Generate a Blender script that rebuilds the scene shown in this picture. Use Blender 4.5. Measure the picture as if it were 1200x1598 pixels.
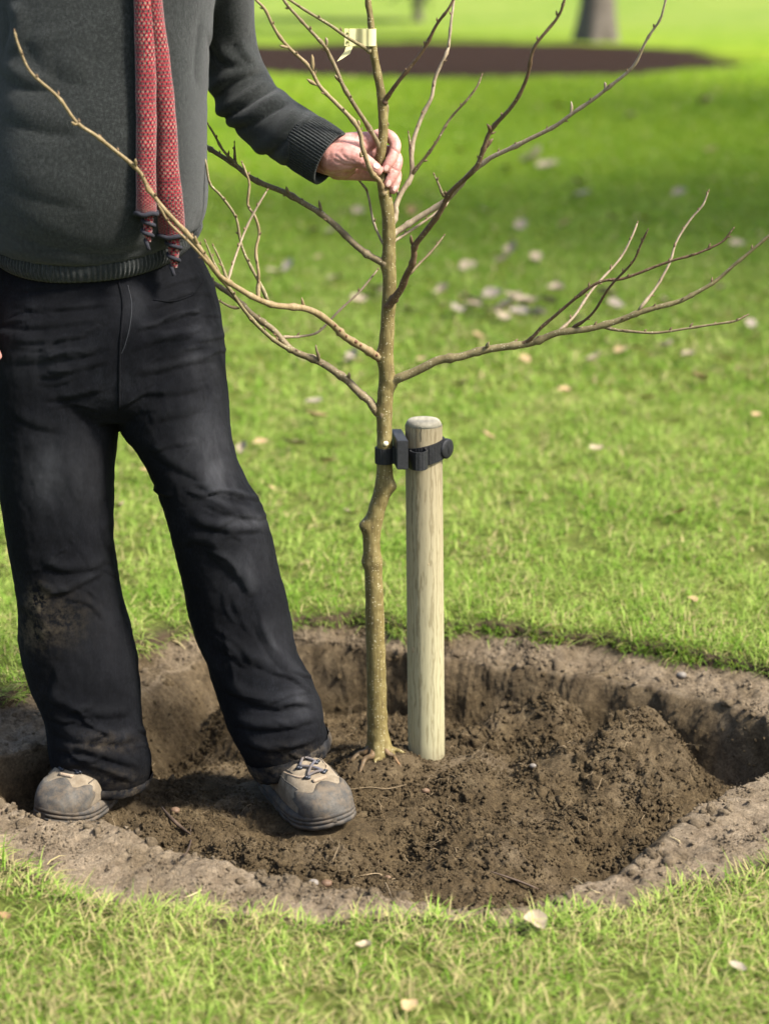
import bpy, bmesh, math, random
import numpy as np
from mathutils import Vector, Matrix
rad = math.radians
rng = np.random.default_rng(7); random.seed(7)
for o in list(bpy.data.objects): bpy.data.objects.remove(o)
scene = bpy.context.scene; COL = scene.collection

# ------------------------------------------------------------------ camera, sky, sun, exposure
CAM_H, PITCH, FPX = 1.5, rad(16.0), 3200.0
cam_data = bpy.data.cameras.new('camera'); cam = bpy.data.objects.new('camera', cam_data); COL.objects.link(cam)
cam.location = (0, 0, CAM_H); cam.rotation_euler = (rad(90) - PITCH, 0, 0)
cam_data.sensor_fit = 'VERTICAL'; cam_data.sensor_height = 36.0; cam_data.lens = FPX / 1598 * 36.0
cam_data.clip_start = 0.05; cam_data.clip_end = 2000
cam_data.dof.use_dof = True; cam_data.dof.focus_distance = 3.74; cam_data.dof.aperture_fstop = 2.6
scene.camera = cam
SUN_EL, SUN_AZ = rad(48), rad(-24)          # azimuth from +X towards +Y (negative: camera side)
world = bpy.data.worlds.new('World'); scene.world = world; world.use_nodes = True
wn = world.node_tree.nodes; wl = world.node_tree.links
sky = wn.new('ShaderNodeTexSky'); sky.sky_type = 'NISHITA'; sky.sun_disc = False
sky.sun_elevation = SUN_EL; sky.sun_rotation = rad(90) - SUN_AZ
sky.air_density = 1.0; sky.dust_density = 2.5
bg = wn['Background']; bg.inputs[1].default_value = 0.112; wl.new(sky.outputs[0], bg.inputs[0])
sd = bpy.data.lights.new('sun', 'SUN'); sd.energy = 4.4; sd.angle = rad(9.5); sd.color = (1.0, 0.95, 0.86)
sun = bpy.data.objects.new('sun', sd); COL.objects.link(sun)
sun_dir = Vector((math.cos(SUN_EL)*math.cos(SUN_AZ), math.cos(SUN_EL)*math.sin(SUN_AZ), math.sin(SUN_EL)))
sun.rotation_euler = sun_dir.to_track_quat('Z', 'Y').to_euler(); sun.location = sun_dir * 30
vs = scene.view_settings; vs.view_transform = 'Standard'; vs.look = 'None'; vs.exposure = 1.5; vs.gamma = 1.0; vs.use_curve_mapping = False

# ------------------------------------------------------------------ photo pixel -> world helpers
SP, CP = math.sin(PITCH), math.cos(PITCH)
def ray(px, py):
    a = px - 600.0; b = 799.0 - py
    return np.array([a, FPX*CP + b*SP, -FPX*SP + b*CP])
def P(px, py, Y):                            # point on the ray at world depth Y
    d = ray(px, py); return np.array([0, 0, CAM_H]) + d * (Y / d[1])
def G(px, py, z=0.0):                        # point on the ray at world height z
    d = ray(px, py); return np.array([0, 0, CAM_H]) + d * ((z - CAM_H) / d[2])
def MPP(px, py, Y):                          # metres per photo pixel there
    d = ray(px, py); return Y / d[1]
def to_px(co):
    co = np.asarray(co); dep = co[:, 1]*CP + (CAM_H - co[:, 2])*SP; up = co[:, 1]*SP - (CAM_H - co[:, 2])*CP
    return np.stack([600 + FPX*co[:, 0]/dep, 799 - FPX*up/dep], 1)

# ------------------------------------------------------------------ noise
_pr = np.random.default_rng(3); _perm = _pr.permutation(256); _perm = np.concatenate([_perm, _perm, _perm])
_grad = _pr.normal(size=(256, 3)); _grad /= np.linalg.norm(_grad, axis=1)[:, None]
def pnoise(p, f=1.0, off=0.0):
    p = np.asarray(p, float)*f + off
    i = np.floor(p).astype(int); fr = p - i; u = fr*fr*fr*(fr*(fr*6 - 15) + 10); i &= 255
    r = np.zeros(len(p))
    for dx in (0, 1):
        for dy in (0, 1):
            for dz in (0, 1):
                h = _perm[_perm[_perm[i[:, 0] + dx] + i[:, 1] + dy] + i[:, 2] + dz]
                g = _grad[h]
                dot = g[:, 0]*(fr[:, 0]-dx) + g[:, 1]*(fr[:, 1]-dy) + g[:, 2]*(fr[:, 2]-dz)
                w = (u[:, 0] if dx else 1-u[:, 0])*(u[:, 1] if dy else 1-u[:, 1])*(u[:, 2] if dz else 1-u[:, 2])
                r += w*dot
    return r*1.5
def smooth(a, b, x):
    t = np.clip((x-a)/(b-a), 0, 1); return t*t*(3-2*t)

# ------------------------------------------------------------------ mesh helpers
def mesh_arr(name, V, Q=None, T=None, smooth_sh=True):
    V = np.asarray(V, np.float32); me = bpy.data.meshes.new(name)
    Q = np.zeros((0, 4), np.int32) if Q is None else np.asarray(Q, np.int32).reshape(-1, 4)
    T = np.zeros((0, 3), np.int32) if T is None else np.asarray(T, np.int32).reshape(-1, 3)
    me.vertices.add(len(V)); me.vertices.foreach_set('co', V.ravel())
    nl = Q.size + T.size; me.loops.add(nl); me.loops.foreach_set('vertex_index', np.concatenate([Q.ravel(), T.ravel()]))
    npol = len(Q) + len(T); me.polygons.add(npol)
    st = np.concatenate([np.arange(len(Q))*4, Q.size + np.arange(len(T))*3]).astype(np.int32)
    me.polygons.foreach_set('loop_start', st)
    me.polygons.foreach_set('use_smooth', np.full(npol, smooth_sh))
    me.update(calc_edges=True); return me
def props(o, label=None, cat=None, group=None, kind=None):
    if label: o['label'] = label
    if cat: o['category'] = cat
    if group: o['group'] = group
    if kind: o['kind'] = kind
    return o
def link(name, me, mat=None, parent=None, **kw):
    o = bpy.data.objects.new(name, me); COL.objects.link(o)
    if mat is not None and me is not None:
        me.materials.clear()
        for m in (mat if isinstance(mat, (list, tuple)) else [mat]): me.materials.append(m)
    if parent is not None: adopt(o, parent)
    return props(o, **kw)
def adopt(o, parent):
    o.parent = parent                        # parts hold world coordinates, so only the Empty of a thing shifts them
    o.matrix_parent_inverse = Matrix.Translation(-parent.location) if parent.parent is None else Matrix.Identity(4)
def empty(name, loc, **kw):
    o = bpy.data.objects.new(name, None); COL.objects.link(o); o.location = loc; o.empty_display_size = 0.05
    return props(o, **kw)
def point_attr(me, name, data):
    data = np.asarray(data, np.float32)
    if data.ndim == 1:
        a = me.attributes.new(name, 'FLOAT', 'POINT'); a.data.foreach_set('value', data)
    else:
        a = me.attributes.new(name, 'FLOAT_COLOR', 'POINT')
        a.data.foreach_set('color', np.concatenate([data, np.ones((len(data), 1), np.float32)], 1).ravel())
def catmull(pts, n):
    pts = np.asarray(pts, float); k = len(pts)
    if k == 2:
        t = np.linspace(0, 1, n)[:, None]; return pts[0]*(1-t) + pts[1]*t
    ext = np.concatenate([[2*pts[0]-pts[1]], pts, [2*pts[-1]-pts[-2]]])
    tt = np.linspace(0, k-1-1e-9, n); i = tt.astype(int); t = (tt-i)[:, None]
    p0, p1, p2, p3 = ext[i], ext[i+1], ext[i+2], ext[i+3]
    return 0.5*(2*p1 + (p2-p0)*t + (2*p0-5*p1+4*p2-p3)*t*t + (3*p1-p0-3*p2+p3)*t**3)
def grid_faces(nr, ns, closed=True, base=0):
    i = np.arange(nr-1)[:, None]; j = np.arange(ns if closed else ns-1)[None, :]; j2 = (j+1) % ns
    return (np.stack([i*ns+j, i*ns+j2, (i+1)*ns+j2, (i+1)*ns+j], -1).reshape(-1, 4) + base)
def loft(rings, cap=True):                   # rings (nr, ns, 3) -> V, Q, T
    rings = np.asarray(rings, float); nr, ns = rings.shape[:2]
    V = rings.reshape(-1, 3); Q = grid_faces(nr, ns); T = np.zeros((0, 3), int)
    if cap:
        c0, c1 = len(V), len(V)+1
        V = np.concatenate([V, [rings[0].mean(0), rings[-1].mean(0)]]); j = np.arange(ns); j2 = (j+1) % ns
        T = np.concatenate([np.stack([np.full(ns, c0), j2, j], 1), np.stack([np.full(ns, c1), (nr-1)*ns+j, (nr-1)*ns+j2], 1)])
    return V, Q, T
def tube_rings(pts, radii, ns=10, flat=None):
    pts = np.asarray(pts, float); n = len(pts)
    tan = np.gradient(pts, axis=0); tan /= np.linalg.norm(tan, axis=1)[:, None] + 1e-12
    ref = np.array([0, 1.0, 0.0]) if abs(tan[0][1]) < 0.9 else np.array([1.0, 0, 0])
    nrm = np.zeros_like(pts); v = ref - tan[0]*ref.dot(tan[0]); nrm[0] = v/np.linalg.norm(v)
    for i in range(1, n):
        v = nrm[i-1] - tan[i]*nrm[i-1].dot(tan[i]); nrm[i] = v/np.linalg.norm(v)
    bi = np.cross(tan, nrm); a = np.linspace(0, 2*np.pi, ns, endpoint=False)
    radii = np.broadcast_to(np.asarray(radii, float), (n,))
    fl = 1.0 if flat is None else flat       # flat scales the normal (starts along world Y)
    return pts[:, None] + radii[:, None, None]*(np.cos(a)[None, :, None]*nrm[:, None]*fl + np.sin(a)[None, :, None]*bi[:, None])
def merge(parts):
    Vs, Qs, Ts, b = [], [], [], 0
    for V, Q, T in parts:
        Vs.append(np.asarray(V)); Qs.append(np.asarray(Q).reshape(-1, 4)+b); Ts.append(np.asarray(T).reshape(-1, 3)+b); b += len(V)
    return np.concatenate(Vs), np.concatenate(Qs).astype(int), np.concatenate(Ts).astype(int)
def tube_obj(name, pts, radii, mat, parent, ns=8, n=None, **kw):
    if n: 
        a = np.concatenate([np.asarray(pts, float), np.broadcast_to(np.asarray(radii, float), (len(pts),))[:, None]], 1)
        a = catmull(a, n); pts, radii = a[:, :3], np.maximum(a[:, 3], 1e-5)
    V, Q, T = loft(tube_rings(pts, radii, ns)); return link(name, mesh_arr(name, V, Q, T), mat, parent, **kw)
def remesh(V, Q, T, voxel, smooth_it=4, fac=0.5):
    me = mesh_arr('tmp', V, Q, T); ob = bpy.data.objects.new('tmp', me); COL.objects.link(ob)
    m = ob.modifiers.new('r', 'REMESH'); m.mode = 'VOXEL'; m.voxel_size = voxel
    if smooth_it:
        s = ob.modifiers.new('s', 'SMOOTH'); s.iterations = smooth_it; s.factor = fac
    dg = bpy.context.evaluated_depsgraph_get(); ev = ob.evaluated_get(dg)
    out = bpy.data.meshes.new_from_object(ev); bpy.data.objects.remove(ob); bpy.data.meshes.remove(me)
    out.polygons.foreach_set('use_smooth', np.full(len(out.polygons), True)); return out
def get_co(me):
    a = np.zeros(len(me.vertices)*3, np.float32); me.vertices.foreach_get('co', a); return a.reshape(-1, 3).astype(float)
def get_no(me):
    a = np.zeros(len(me.vertices)*3, np.float32); me.vertex_normals.foreach_get('vector', a); return a.reshape(-1, 3).astype(float)
def set_co(me, co):
    me.vertices.foreach_set('co', np.asarray(co, np.float32).ravel()); me.update()
def seg_dist(p, poly):                       # distance from 2D points to a polyline, and position along it 0..1
    best = np.full(len(p), 1e9); tpos = np.zeros(len(p)); sgn = np.zeros(len(p))
    poly = np.asarray(poly, float); L = np.linalg.norm(np.diff(poly, axis=0), axis=1); acc = np.concatenate([[0], np.cumsum(L)])
    for k in range(len(poly)-1):
        a, b = poly[k], poly[k+1]; ab = b-a; t = np.clip(((p-a)@ab)/(ab@ab), 0, 1)
        v = p - (a + t[:, None]*ab); d = np.linalg.norm(v, axis=1); m = d < best
        best[m] = d[m]; tpos[m] = ((acc[k] + t*L[k])/acc[-1])[m]; sgn[m] = np.sign(ab[0]*v[:, 1]-ab[1]*v[:, 0])[m]
    return best, tpos, sgn
def folds(me, strokes, other=0.0, freq=18):
    """press cloth folds into a mesh: each stroke is (polyline, width, height in metres), on the body's front"""
    co = get_co(me); no = get_no(me); px = to_px(co); front = smooth(0.35, -0.05, no[:, 1])
    d = np.zeros(len(co))
    for poly, w, h in strokes:
        poly = catmull(poly, max(8, 4*len(poly))); ds, t, sg = seg_dist(px, poly)
        end = smooth(0, 0.22, t)*smooth(1, 0.78, t); x = ds*sg/w
        d += h*end*front*(0.85*np.exp(-x*x*0.9) - 0.85*np.exp(-np.abs(x-1.15)/0.42))
    d += other*(pnoise(co*np.array([1, 1, 1.9]), freq) + 0.5*pnoise(co*np.array([1, 1, 1.6]), freq*2.3))*(0.35 + 0.65*(1-front))
    set_co(me, co + no*d[:, None]); return d

# ------------------------------------------------------------------ material helpers
class NT:
    def __init__(s, name):
        s.m = bpy.data.materials.new(name); s.m.use_nodes = True; s.t = s.m.node_tree; s.n = s.t.nodes; s.l = s.t.links
        s.b = s.n['Principled BSDF']; s.out = s.n['Material Output']
    def node(s, typ, **kw):
        n = s.n.new(typ)
        for k, v in kw.items(): setattr(n, k, v)
        return n
    def put(s, sock, val):
        if hasattr(val, 'is_output'): s.l.new(val, sock)
        elif isinstance(val, (tuple, list)) and len(val) == 3 and sock.type == 'RGBA': sock.default_value = (*val, 1)
        else: sock.default_value = val
    def coord(s, which='Object', scale=None):
        o = s.node('ShaderNodeTexCoord').outputs[which]
        if scale is None: return o
        m = s.node('ShaderNodeMapping'); s.l.new(o, m.inputs[0]); m.inputs['Scale'].default_value = scale; return m.outputs[0]
    def noise(s, vec, scale, detail=6, rough=0.6, dist=0.0):
        n = s.node('ShaderNodeTexNoise'); s.l.new(vec, n.inputs['Vector']); n.inputs['Scale'].default_value = scale
        n.inputs['Detail'].default_value = detail; n.inputs['Roughness'].default_value = rough; n.inputs['Distortion'].default_value = dist
        return n.outputs[0]
    def ramp(s, fac, stops):
        r = s.node('ShaderNodeValToRGB'); s.l.new(fac, r.inputs[0]); e = r.color_ramp.elements
        while len(e) < len(stops): e.new(0.5)
        for k, (p, c) in enumerate(stops): e[k].position = p; e[k].color = (*c, 1) if len(c) == 3 else c
        return r.outputs[0]
    def mix(s, fac, a, b, mode='MIX'):
        m = s.node('ShaderNodeMix', data_type='RGBA', blend_type=mode)
        s.put(m.inputs[0], fac); s.put(m.inputs[6], a); s.put(m.inputs[7], b); return m.outputs[2]
    def math(s, op, a, b=0.0, clamp=False):
        m = s.node('ShaderNodeMath', operation=op); m.use_clamp = clamp; s.put(m.inputs[0], a); s.put(m.inputs[1], b); return m.outputs[0]
    def attr(s, name, out='Fac'):
        return s.node('ShaderNodeAttribute', attribute_name=name).outputs[out]
    def bump(s, h, strength=0.5, dist=0.005, normal=None):
        b = s.node('ShaderNodeBump'); s.l.new(h, b.inputs['Height']); b.inputs['Strength'].default_value = strength; b.inputs['Distance'].default_value = dist
        if normal is not None: s.l.new(normal, b.inputs['Normal'])
        return b.outputs[0]
    def done(s, color=None, rough=None, normal=None, spec=None, sheen=None):
        if color is not None: s.put(s.b.inputs['Base Color'], color)
        if rough is not None: s.put(s.b.inputs['Roughness'], rough)
        if normal is not None: s.put(s.b.inputs['Normal'], normal)
        if spec is not None: s.b.inputs['Specular IOR Level'].default_value = spec
        if sheen: s.b.inputs['Sheen Weight'].default_value = sheen; s.b.inputs['Sheen Roughness'].default_value = 0.5
        return s.m

# ================================================================== GROUND: planting hole, lawn
ctr = G(630, 1195, -0.1)[:2]
lip_px = [(0,1262),(60,1288),(160,1303),(280,1347),(400,1380),(480,1403),(560,1414),(640,1426),(760,1442),(830,1434),(880,1415),(980,1375),(1050,1312),(1130,1247),(1200,1210),(1260,1188),(1295,1165),(1260,1147),
  (1200,1121),(1100,1085),(1000,1063),(900,1049),(800,1035),(700,1023),(640,1017),(560,1005),(480,999),(400,1003),(320,1022),(240,1055),(150,1120),(75,1166),(30,1178),(-40,1190),(-80,1212),(-60,1238)]
turf_px = [(-100,1290),(0,1335),(100,1400),(180,1418),(280,1424),(400,1442),(500,1449),(600,1438),(700,1446),(770,1454),(850,1442),(900,1430),(1000,1421),(1060,1394),(1120,1384),(1200,1368),(1320,1290),(1400,1190),
  (1330,1090),(1200,1056),(1130,1036),(1050,1021),(950,1003),(850,996),(750,982),(640,989),(560,968),(450,976),(300,986),(230,1006),(60,1078),(0,1098),(-100,1140),(-170,1210)]
NA = 1500
TH = np.linspace(-np.pi, np.pi, NA, endpoint=False)
def polar(pts, z, smooth_n):
    w = np.array([G(a, b, z)[:2] for a, b in pts]) - ctr; th = np.arctan2(w[:, 1], w[:, 0]); r = np.hypot(w[:, 0], w[:, 1]); k = np.argsort(th)
    R = np.interp(TH, np.concatenate([th[k]-2*np.pi, th[k], th[k]+2*np.pi]), np.tile(r[k], 3))
    ker = np.hanning(smooth_n+2)[1:-1]; ker /= ker.sum()
    return np.convolve(np.concatenate([R[-smooth_n:], R, R[:smooth_n]]), ker, 'same')[smooth_n:-smooth_n]
ring3 = np.stack([np.cos(TH), np.sin(TH), np.zeros(NA)], 1)
R_LIP = polar(lip_px, -0.04, 25) + 0.016*pnoise(ring3, 9) + 0.005*pnoise(ring3, 30)
R_TURF = polar(turf_px, -0.012, 15) + 0.022*pnoise(ring3, 10, 5) + 0.018*pnoise(ring3, 30, 9) + 0.010*pnoise(ring3, 80, 2)
R_TURF = np.maximum(R_TURF, R_LIP + 0.012)
def r_at(R, x, y):
    th = np.arctan2(y-ctr[1], x-ctr[0]); return np.interp(th, np.append(TH, np.pi), np.append(R, R[0]))

SHAPES = [  # (px, py, radius m, height m): heaps and hollows of the loosened earth
  (1000,1170,.072,.105),(1050,1192,.05,.05),(955,1190,.06,.04),(940,1215,.15,.045),(870,1200,.05,.03),(850,1125,.060,.085),(905,1125,.035,.045),(775,1130,.055,.060),(815,1158,.035,-.045),(720,1225,.07,.035),(870,1290,.06,.03),(950,1330,.05,-.03),(600,1310,.08,-.02),(740,1195,.10,.03),(1080,1210,.07,.03),
  (420,1335,.10,.045),(520,1360,.11,.03),(230,1290,.09,.03),(300,1150,.09,-.05),(480,1060,.08,-.05),(880,1400,.05,-.05),(795,1275,.028,-.03),
  (760,1330,.12,.03),(650,1390,.10,.02),(1130,1190,.07,-.03),(800,1185,.035,-.03),(740,1120,.03,-.03),(370,1110,.06,.05),(250,1200,.07,-.01),(905,1165,.035,-.025)]
SH = [(G(a, b, -0.1)[0], G(a, b, -0.1)[1], r, h) for a, b, r, h in SHAPES]
STAKE_XY = G(667, 1180, -0.10)[:2]; TRUNK_XY = G(592, 1172, -0.070)[:2]
BOOTS = [(G(534, 1300, -0.118), 29, 7, 'R'), (G(76, 1297, -0.122), -21, -3, 'L')]   # toe tip, heading, roll
def floor_z(x, y):
    rr0 = np.hypot(x-ctr[0], y-ctr[1]); far0 = smooth(-0.25, 0.25, (y-ctr[1]) + 0.5*(x-ctr[0]))
    z = np.full(np.shape(x), -0.135) - 0.075*far0*np.exp(-((r_at(R_LIP, x, y)-rr0)/0.12)**2)
    for cx, cy, r, h in SH: z = z + h*np.exp(-((x-cx)**2 + (y-cy)**2)/(r*r))
    p = np.stack([x, y, np.zeros_like(x)], -1)
    w = np.stack([pnoise(p, 9, 3.1), pnoise(p, 9, 8.7), np.zeros_like(x)], -1)*0.02
    q = p + w
    z = z + 0.034*pnoise(q, 7.5) + 0.026*(0.28-np.abs(pnoise(q, 17, 4))) + 0.007*(0.3-np.abs(pnoise(q, 42, 2)))
    rgh = smooth(-0.2, 0.3, pnoise(p, 7, 21)); z = z + (0.0012+0.0068*rgh)*pnoise(q, 75, 1) + (0.001+0.004*rgh)*pnoise(q, 150, 6) + 0.0017*pnoise(q, 300, 2)
    for (sx, sy), r0, zz in ((STAKE_XY, 0.075, -0.098), (TRUNK_XY, 0.075, -0.070)):
        w = np.exp(-((x-sx)**2 + (y-sy)**2)/(r0*r0)); w = np.minimum(1, 1.5*w); z = z*(1-0.88*w) + zz*0.88*w
    for tip, hd, roll, side in BOOTS:
        d = np.array([math.sin(rad(hd)), -math.cos(rad(hd))]); u = (x-tip[0])*d[0] + (y-tip[1])*d[1]; v = (x-tip[0])*d[1] - (y-tip[1])*d[0]
        w = smooth(-0.36, -0.30, u)*smooth(0.045, -0.005, u)*smooth(0.10, 0.045, np.abs(v)); z = z*(1-w) + (tip[2]-0.004)*w
    return z
# radial profile: floor, wall, shelf of bare dry earth, ragged turf edge
NF, NW, NS = 190, 46, 44
WALL = 0.035 + 0.05*np.exp(-((TH-rad(22))/0.30)**2) + 0.10*np.exp(-((TH-rad(150))/0.30)**2) + 0.05*np.exp(-((TH-rad(-60))/0.5)**2) + 0.03*np.exp(-((TH-rad(60))/0.4)**2)
_k = np.hanning(121); _k /= _k.sum(); R_SM = np.convolve(np.concatenate([R_LIP[-60:], R_LIP, R_LIP[:60]]), _k, 'valid'); foot = R_SM - WALL - 0.004
rows, dry = [], []
cs, sn = np.cos(TH), np.sin(TH)
def xy(R): return ctr[0] + R*cs, ctr[1] + R*sn
xf, yf = xy(foot); zfoot = floor_z(xf, yf)
near = smooth(-0.1, -0.7, sn)                                     # the camera's side of the hole
zlip = -0.040 + 0.022*near + 0.010*pnoise(ring3, 6, 2) + 0.006*pnoise(ring3, 40, 2)
for k in range(NF):
    s = (k/NF)**0.62; x, y = xy(foot*s*0.999 + 0.0005); z = floor_z(x, y)
    rows.append(np.stack([x, y, z], 1)); dry.append(np.zeros(NA))
for k in range(NW):
    t = k/(NW-1.0); R = foot + (R_LIP-foot)*(0.35*t + 0.65*t**1.6); x, y = xy(R); z = zfoot + (zlip-zfoot)*smooth(0, 1, t)**0.9
    p = np.stack([x, y, z], 1); env = math.sin(math.pi*t)**0.6 if 0 < t < 1 else 0
    n = 0.013*pnoise(p, 12, 3) + 0.004*pnoise(p*[1, 1, .5], 26, 1) + 0.0014*pnoise(p, 80, 1) + 0.0014*pnoise(p, 170)
    p[:, 0] += n*env*cs; p[:, 1] += n*env*sn; p[:, 2] += (0.003*pnoise(p, 50, 7) + 0.002*pnoise(p, 120, 7))*env
    rows.append(p); dry.append(np.full(NA, 0.02 + 0.85*smooth(0.80, 1.0, t)))
for k in range(1, NS+1):
    t = k/NS; R = R_LIP + (R_TURF + 0.012 - R_LIP)*t; x, y = xy(R); p = np.stack([x, y, np.zeros(NA)], 1)
    z = zlip + (-0.022-zlip)*smooth(0, 0.9, t)
    e = smooth(0, 0.12, t)
    z = z + e*(0.012*pnoise(p, 8, 6) + 0.007*pnoise(p, 24, 2) + 0.0045*pnoise(p, 60, 3) + 0.003*pnoise(p, 130, 1) + 0.0018*pnoise(p, 280, 1))
    z = z + e*(0.006*pnoise(p, 45, 17)*smooth(-.2, .5, pnoise(p, 9, 3)) + .0022*pnoise(p, 200, 5)); p[:, 2] = np.minimum(z, 0.008) - 0.016*smooth(0.93, 1.0, t); rows.append(p); dry.append(np.full(NA, 1.0 - 0.25*smooth(0.9, 1, t)))
rows = np.array(rows); nrw = len(rows)
soilV = rows.reshape(-1, 3); dryA = np.array(dry).ravel()
Q = grid_faces(nrw, NA); me = mesh_arr('soil', soilV, Q[:, ::1])
fac = dryA + 0.22*pnoise(soilV, 13, 4)*(dryA > 0.05) - 0.3*smooth(0.1, 0.5, pnoise(soilV, 22, 9))*(dryA > 0.9)
big = smooth(-.1, .45, pnoise(soilV, 4.5, 6)); fac = fac - (dryA > .6)*(.38*big + .30*smooth(.1, .4, soilV[:, 1]-ctr[1]) + .30*smooth(.1, .5, soilV[:, 1]-ctr[1])*smooth(-.3, .3, pnoise(soilV, 8, 15)))
fac = fac + (dryA < .5)*(.30*smooth(.05, .55, pnoise(soilV, 6, 51)) + .12*smooth(-.12, -.06, soilV[:, 2]))
point_attr(me, 'dry', np.clip(fac, 0, 1))

def mat_soil():
    s = NT('soil'); c = s.coord(); d = s.attr('dry')
    n1 = s.noise(c, 30, 8, 0.7); n2 = s.noise(c, 170, 6, 0.75); n3 = s.noise(c, 600, 3, 0.7)
    moist = s.ramp(n1, [(0.30, (0.046, 0.034, 0.020)), (0.52, (0.096, 0.071, 0.042)), (0.75, (0.155, 0.120, 0.075))])
    dryc = s.ramp(n1, [(0.28, (0.135, 0.103, 0.074)), (0.5, (0.235, 0.190, 0.142)), (0.75, (0.325, 0.270, 0.208))])
    col = s.mix(d, moist, dryc)
    spk = s.ramp(n2, [(0.33, (0.5, 0.48, 0.46)), (0.52, (1, 1, 1)), (0.72, (1.45, 1.4, 1.3))])
    col = s.mix(0.9, col, spk, 'MULTIPLY')
    col = s.mix(1.0, col, (1.02, 0.985, 0.90), 'MULTIPLY')
    h = s.math('ADD', s.math('MULTIPLY', n2, 1.0), s.math('MULTIPLY', n3, 0.5))
    return s.done(col, 0.95, s.bump(h, 1.0, 0.009), 0.1)
M_SOIL = mat_soil()
soil = link('soil', me, M_SOIL, kind='structure', label='dark loosened earth of the round planting hole with dry trodden rim')

# lawn sheet, from the ragged turf edge to the horizon
rr = [0.0, 0.004, 0.02, 0.05, 0.1, 0.18, 0.3, 0.5, 0.8, 1.2]
Rl = R_TURF[::3]; c3, s3 = cs[::3], sn[::3]; NL = len(Rl); lrows = []
base_ring = np.stack([c3, s3, np.zeros(NL)], 1)
for k, a in enumerate(rr):
    w = smooth(0.5, 1.2, a); R = (Rl + a)*(1-w) + (2.2+0*Rl)*w; x = ctr[0]+R*c3; y = ctr[1]+R*s3
    p = np.stack([x, y, 0*x], 1); z = (-0.035 if k == 0 else 0) + (0.006*pnoise(p, 6) + 0.004*pnoise(p, 25))*(1 if 0 < k < 9 else 0)
    p[:, 2] = z if k else -0.04; lrows.append(p)
for R in (3, 4.5, 7, 11, 18, 30, 50, 90, 180, 400, 900):
    lrows.append(np.stack([ctr[0]+R*c3, ctr[1]+R*s3, 0*c3], 1))
lrows = np.array(lrows); me = mesh_arr('lawn', lrows.reshape(-1, 3), grid_faces(len(lrows), NL))
def mat_lawn():
    s = NT('lawn'); c = s.coord(); big = s.noise(c, 0.35, 4, 0.6); mid = s.noise(c, 4.0, 6, 0.7); fine = s.noise(c, 60, 5, 0.8)
    far = s.ramp(mid, [(0.3, (0.095, 0.160, 0.006)), (0.5, (0.150, 0.225, 0.009)), (0.72, (0.210, 0.265, 0.022))])
    tone = s.ramp(big, [(0.35, (0.85, 0.92, 0.8)), (0.65, (1.12, 1.05, 1.1))]); far = s.mix(1.0, far, tone, 'MULTIPLY')
    nearc = s.ramp(fine, [(0.3, (0.050, 0.060, 0.014)), (0.55, (0.10, 0.12, 0.025)), (0.75, (0.17, 0.155, 0.055))])
    # bare mat of thatch close to the hole; the far lawn reads as grass tips
    sep = s.node('ShaderNodeSeparateXYZ'); s.l.new(c, sep.inputs[0])
    mr = s.node('ShaderNodeMapRange'); s.l.new(sep.outputs[1], mr.inputs[0]); mr.inputs[1].default_value = 5.5; mr.inputs[2].default_value = 15
    col = s.mix(mr.outputs[0], nearc, far)
    mr2 = s.node('ShaderNodeMapRange'); s.l.new(sep.outputs[1], mr2.inputs[0]); mr2.inputs[1].default_value = 24; mr2.inputs[2].default_value = 34; col = s.mix(mr2.outputs[0], col, s.mix(1.0, col, (1.0, .92, 3.6), 'MULTIPLY'))     # paler, less saturated sward across the park
    # bed of dark mulch under the old tree
    vm = s.node('ShaderNodeVectorMath', operation='SUBTRACT'); s.l.new(c, vm.inputs[0]); vm.inputs[1].default_value = (BED[0], BED[1], 0)
    mp = s.node('ShaderNodeMapping'); s.l.new(vm.outputs[0], mp.inputs[0]); mp.inputs['Scale'].default_value = (1/BED[2], 1/BED[3], 0)
    ln = s.node('ShaderNodeVectorMath', operation='LENGTH'); s.l.new(mp.outputs[0], ln.inputs[0])
    edge = s.math('ADD', ln.outputs['Value'], s.math('MULTIPLY', s.math('SUBTRACT', s.noise(c, 1.1, 5, .7), 0.5), 0.7))
    m2 = s.node('ShaderNodeMapRange'); s.l.new(edge, m2.inputs[0]); m2.inputs[1].default_value = 0.92; m2.inputs[2].default_value = 1.08
    mulch = s.ramp(fine, [(0.3, (0.010, 0.0055, 0.0035)), (0.7, (0.034, 0.019, 0.012))])
    col = s.mix(m2.outputs[0], mulch, col)
    col = s.mix(s.attr('edge'), col, s.ramp(fine, [(0.3, (0.030, 0.021, 0.013)), (0.7, (0.075, 0.055, 0.035))]))    # cut earth under the turf
    return s.done(col, 0.9, s.bump(s.noise(c, 45, 6, 0.8), 0.6, 0.03), 0.04)
b0, b1 = G(760, 122), G(760, 66)
BED = (float(b0[0]*0.78), float((b0[1]+b1[1])/2), 3.35, float((b1[1]-b0[1])/2))
edge = np.zeros((len(lrows), NL)); edge[:2] = 1; edge[2] = .8; edge[3] = .3; point_attr(me, 'edge', edge.ravel())
lawn = link('lawn', me, mat_lawn(), kind='structure', label='mown green park lawn around the planting hole')

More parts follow.
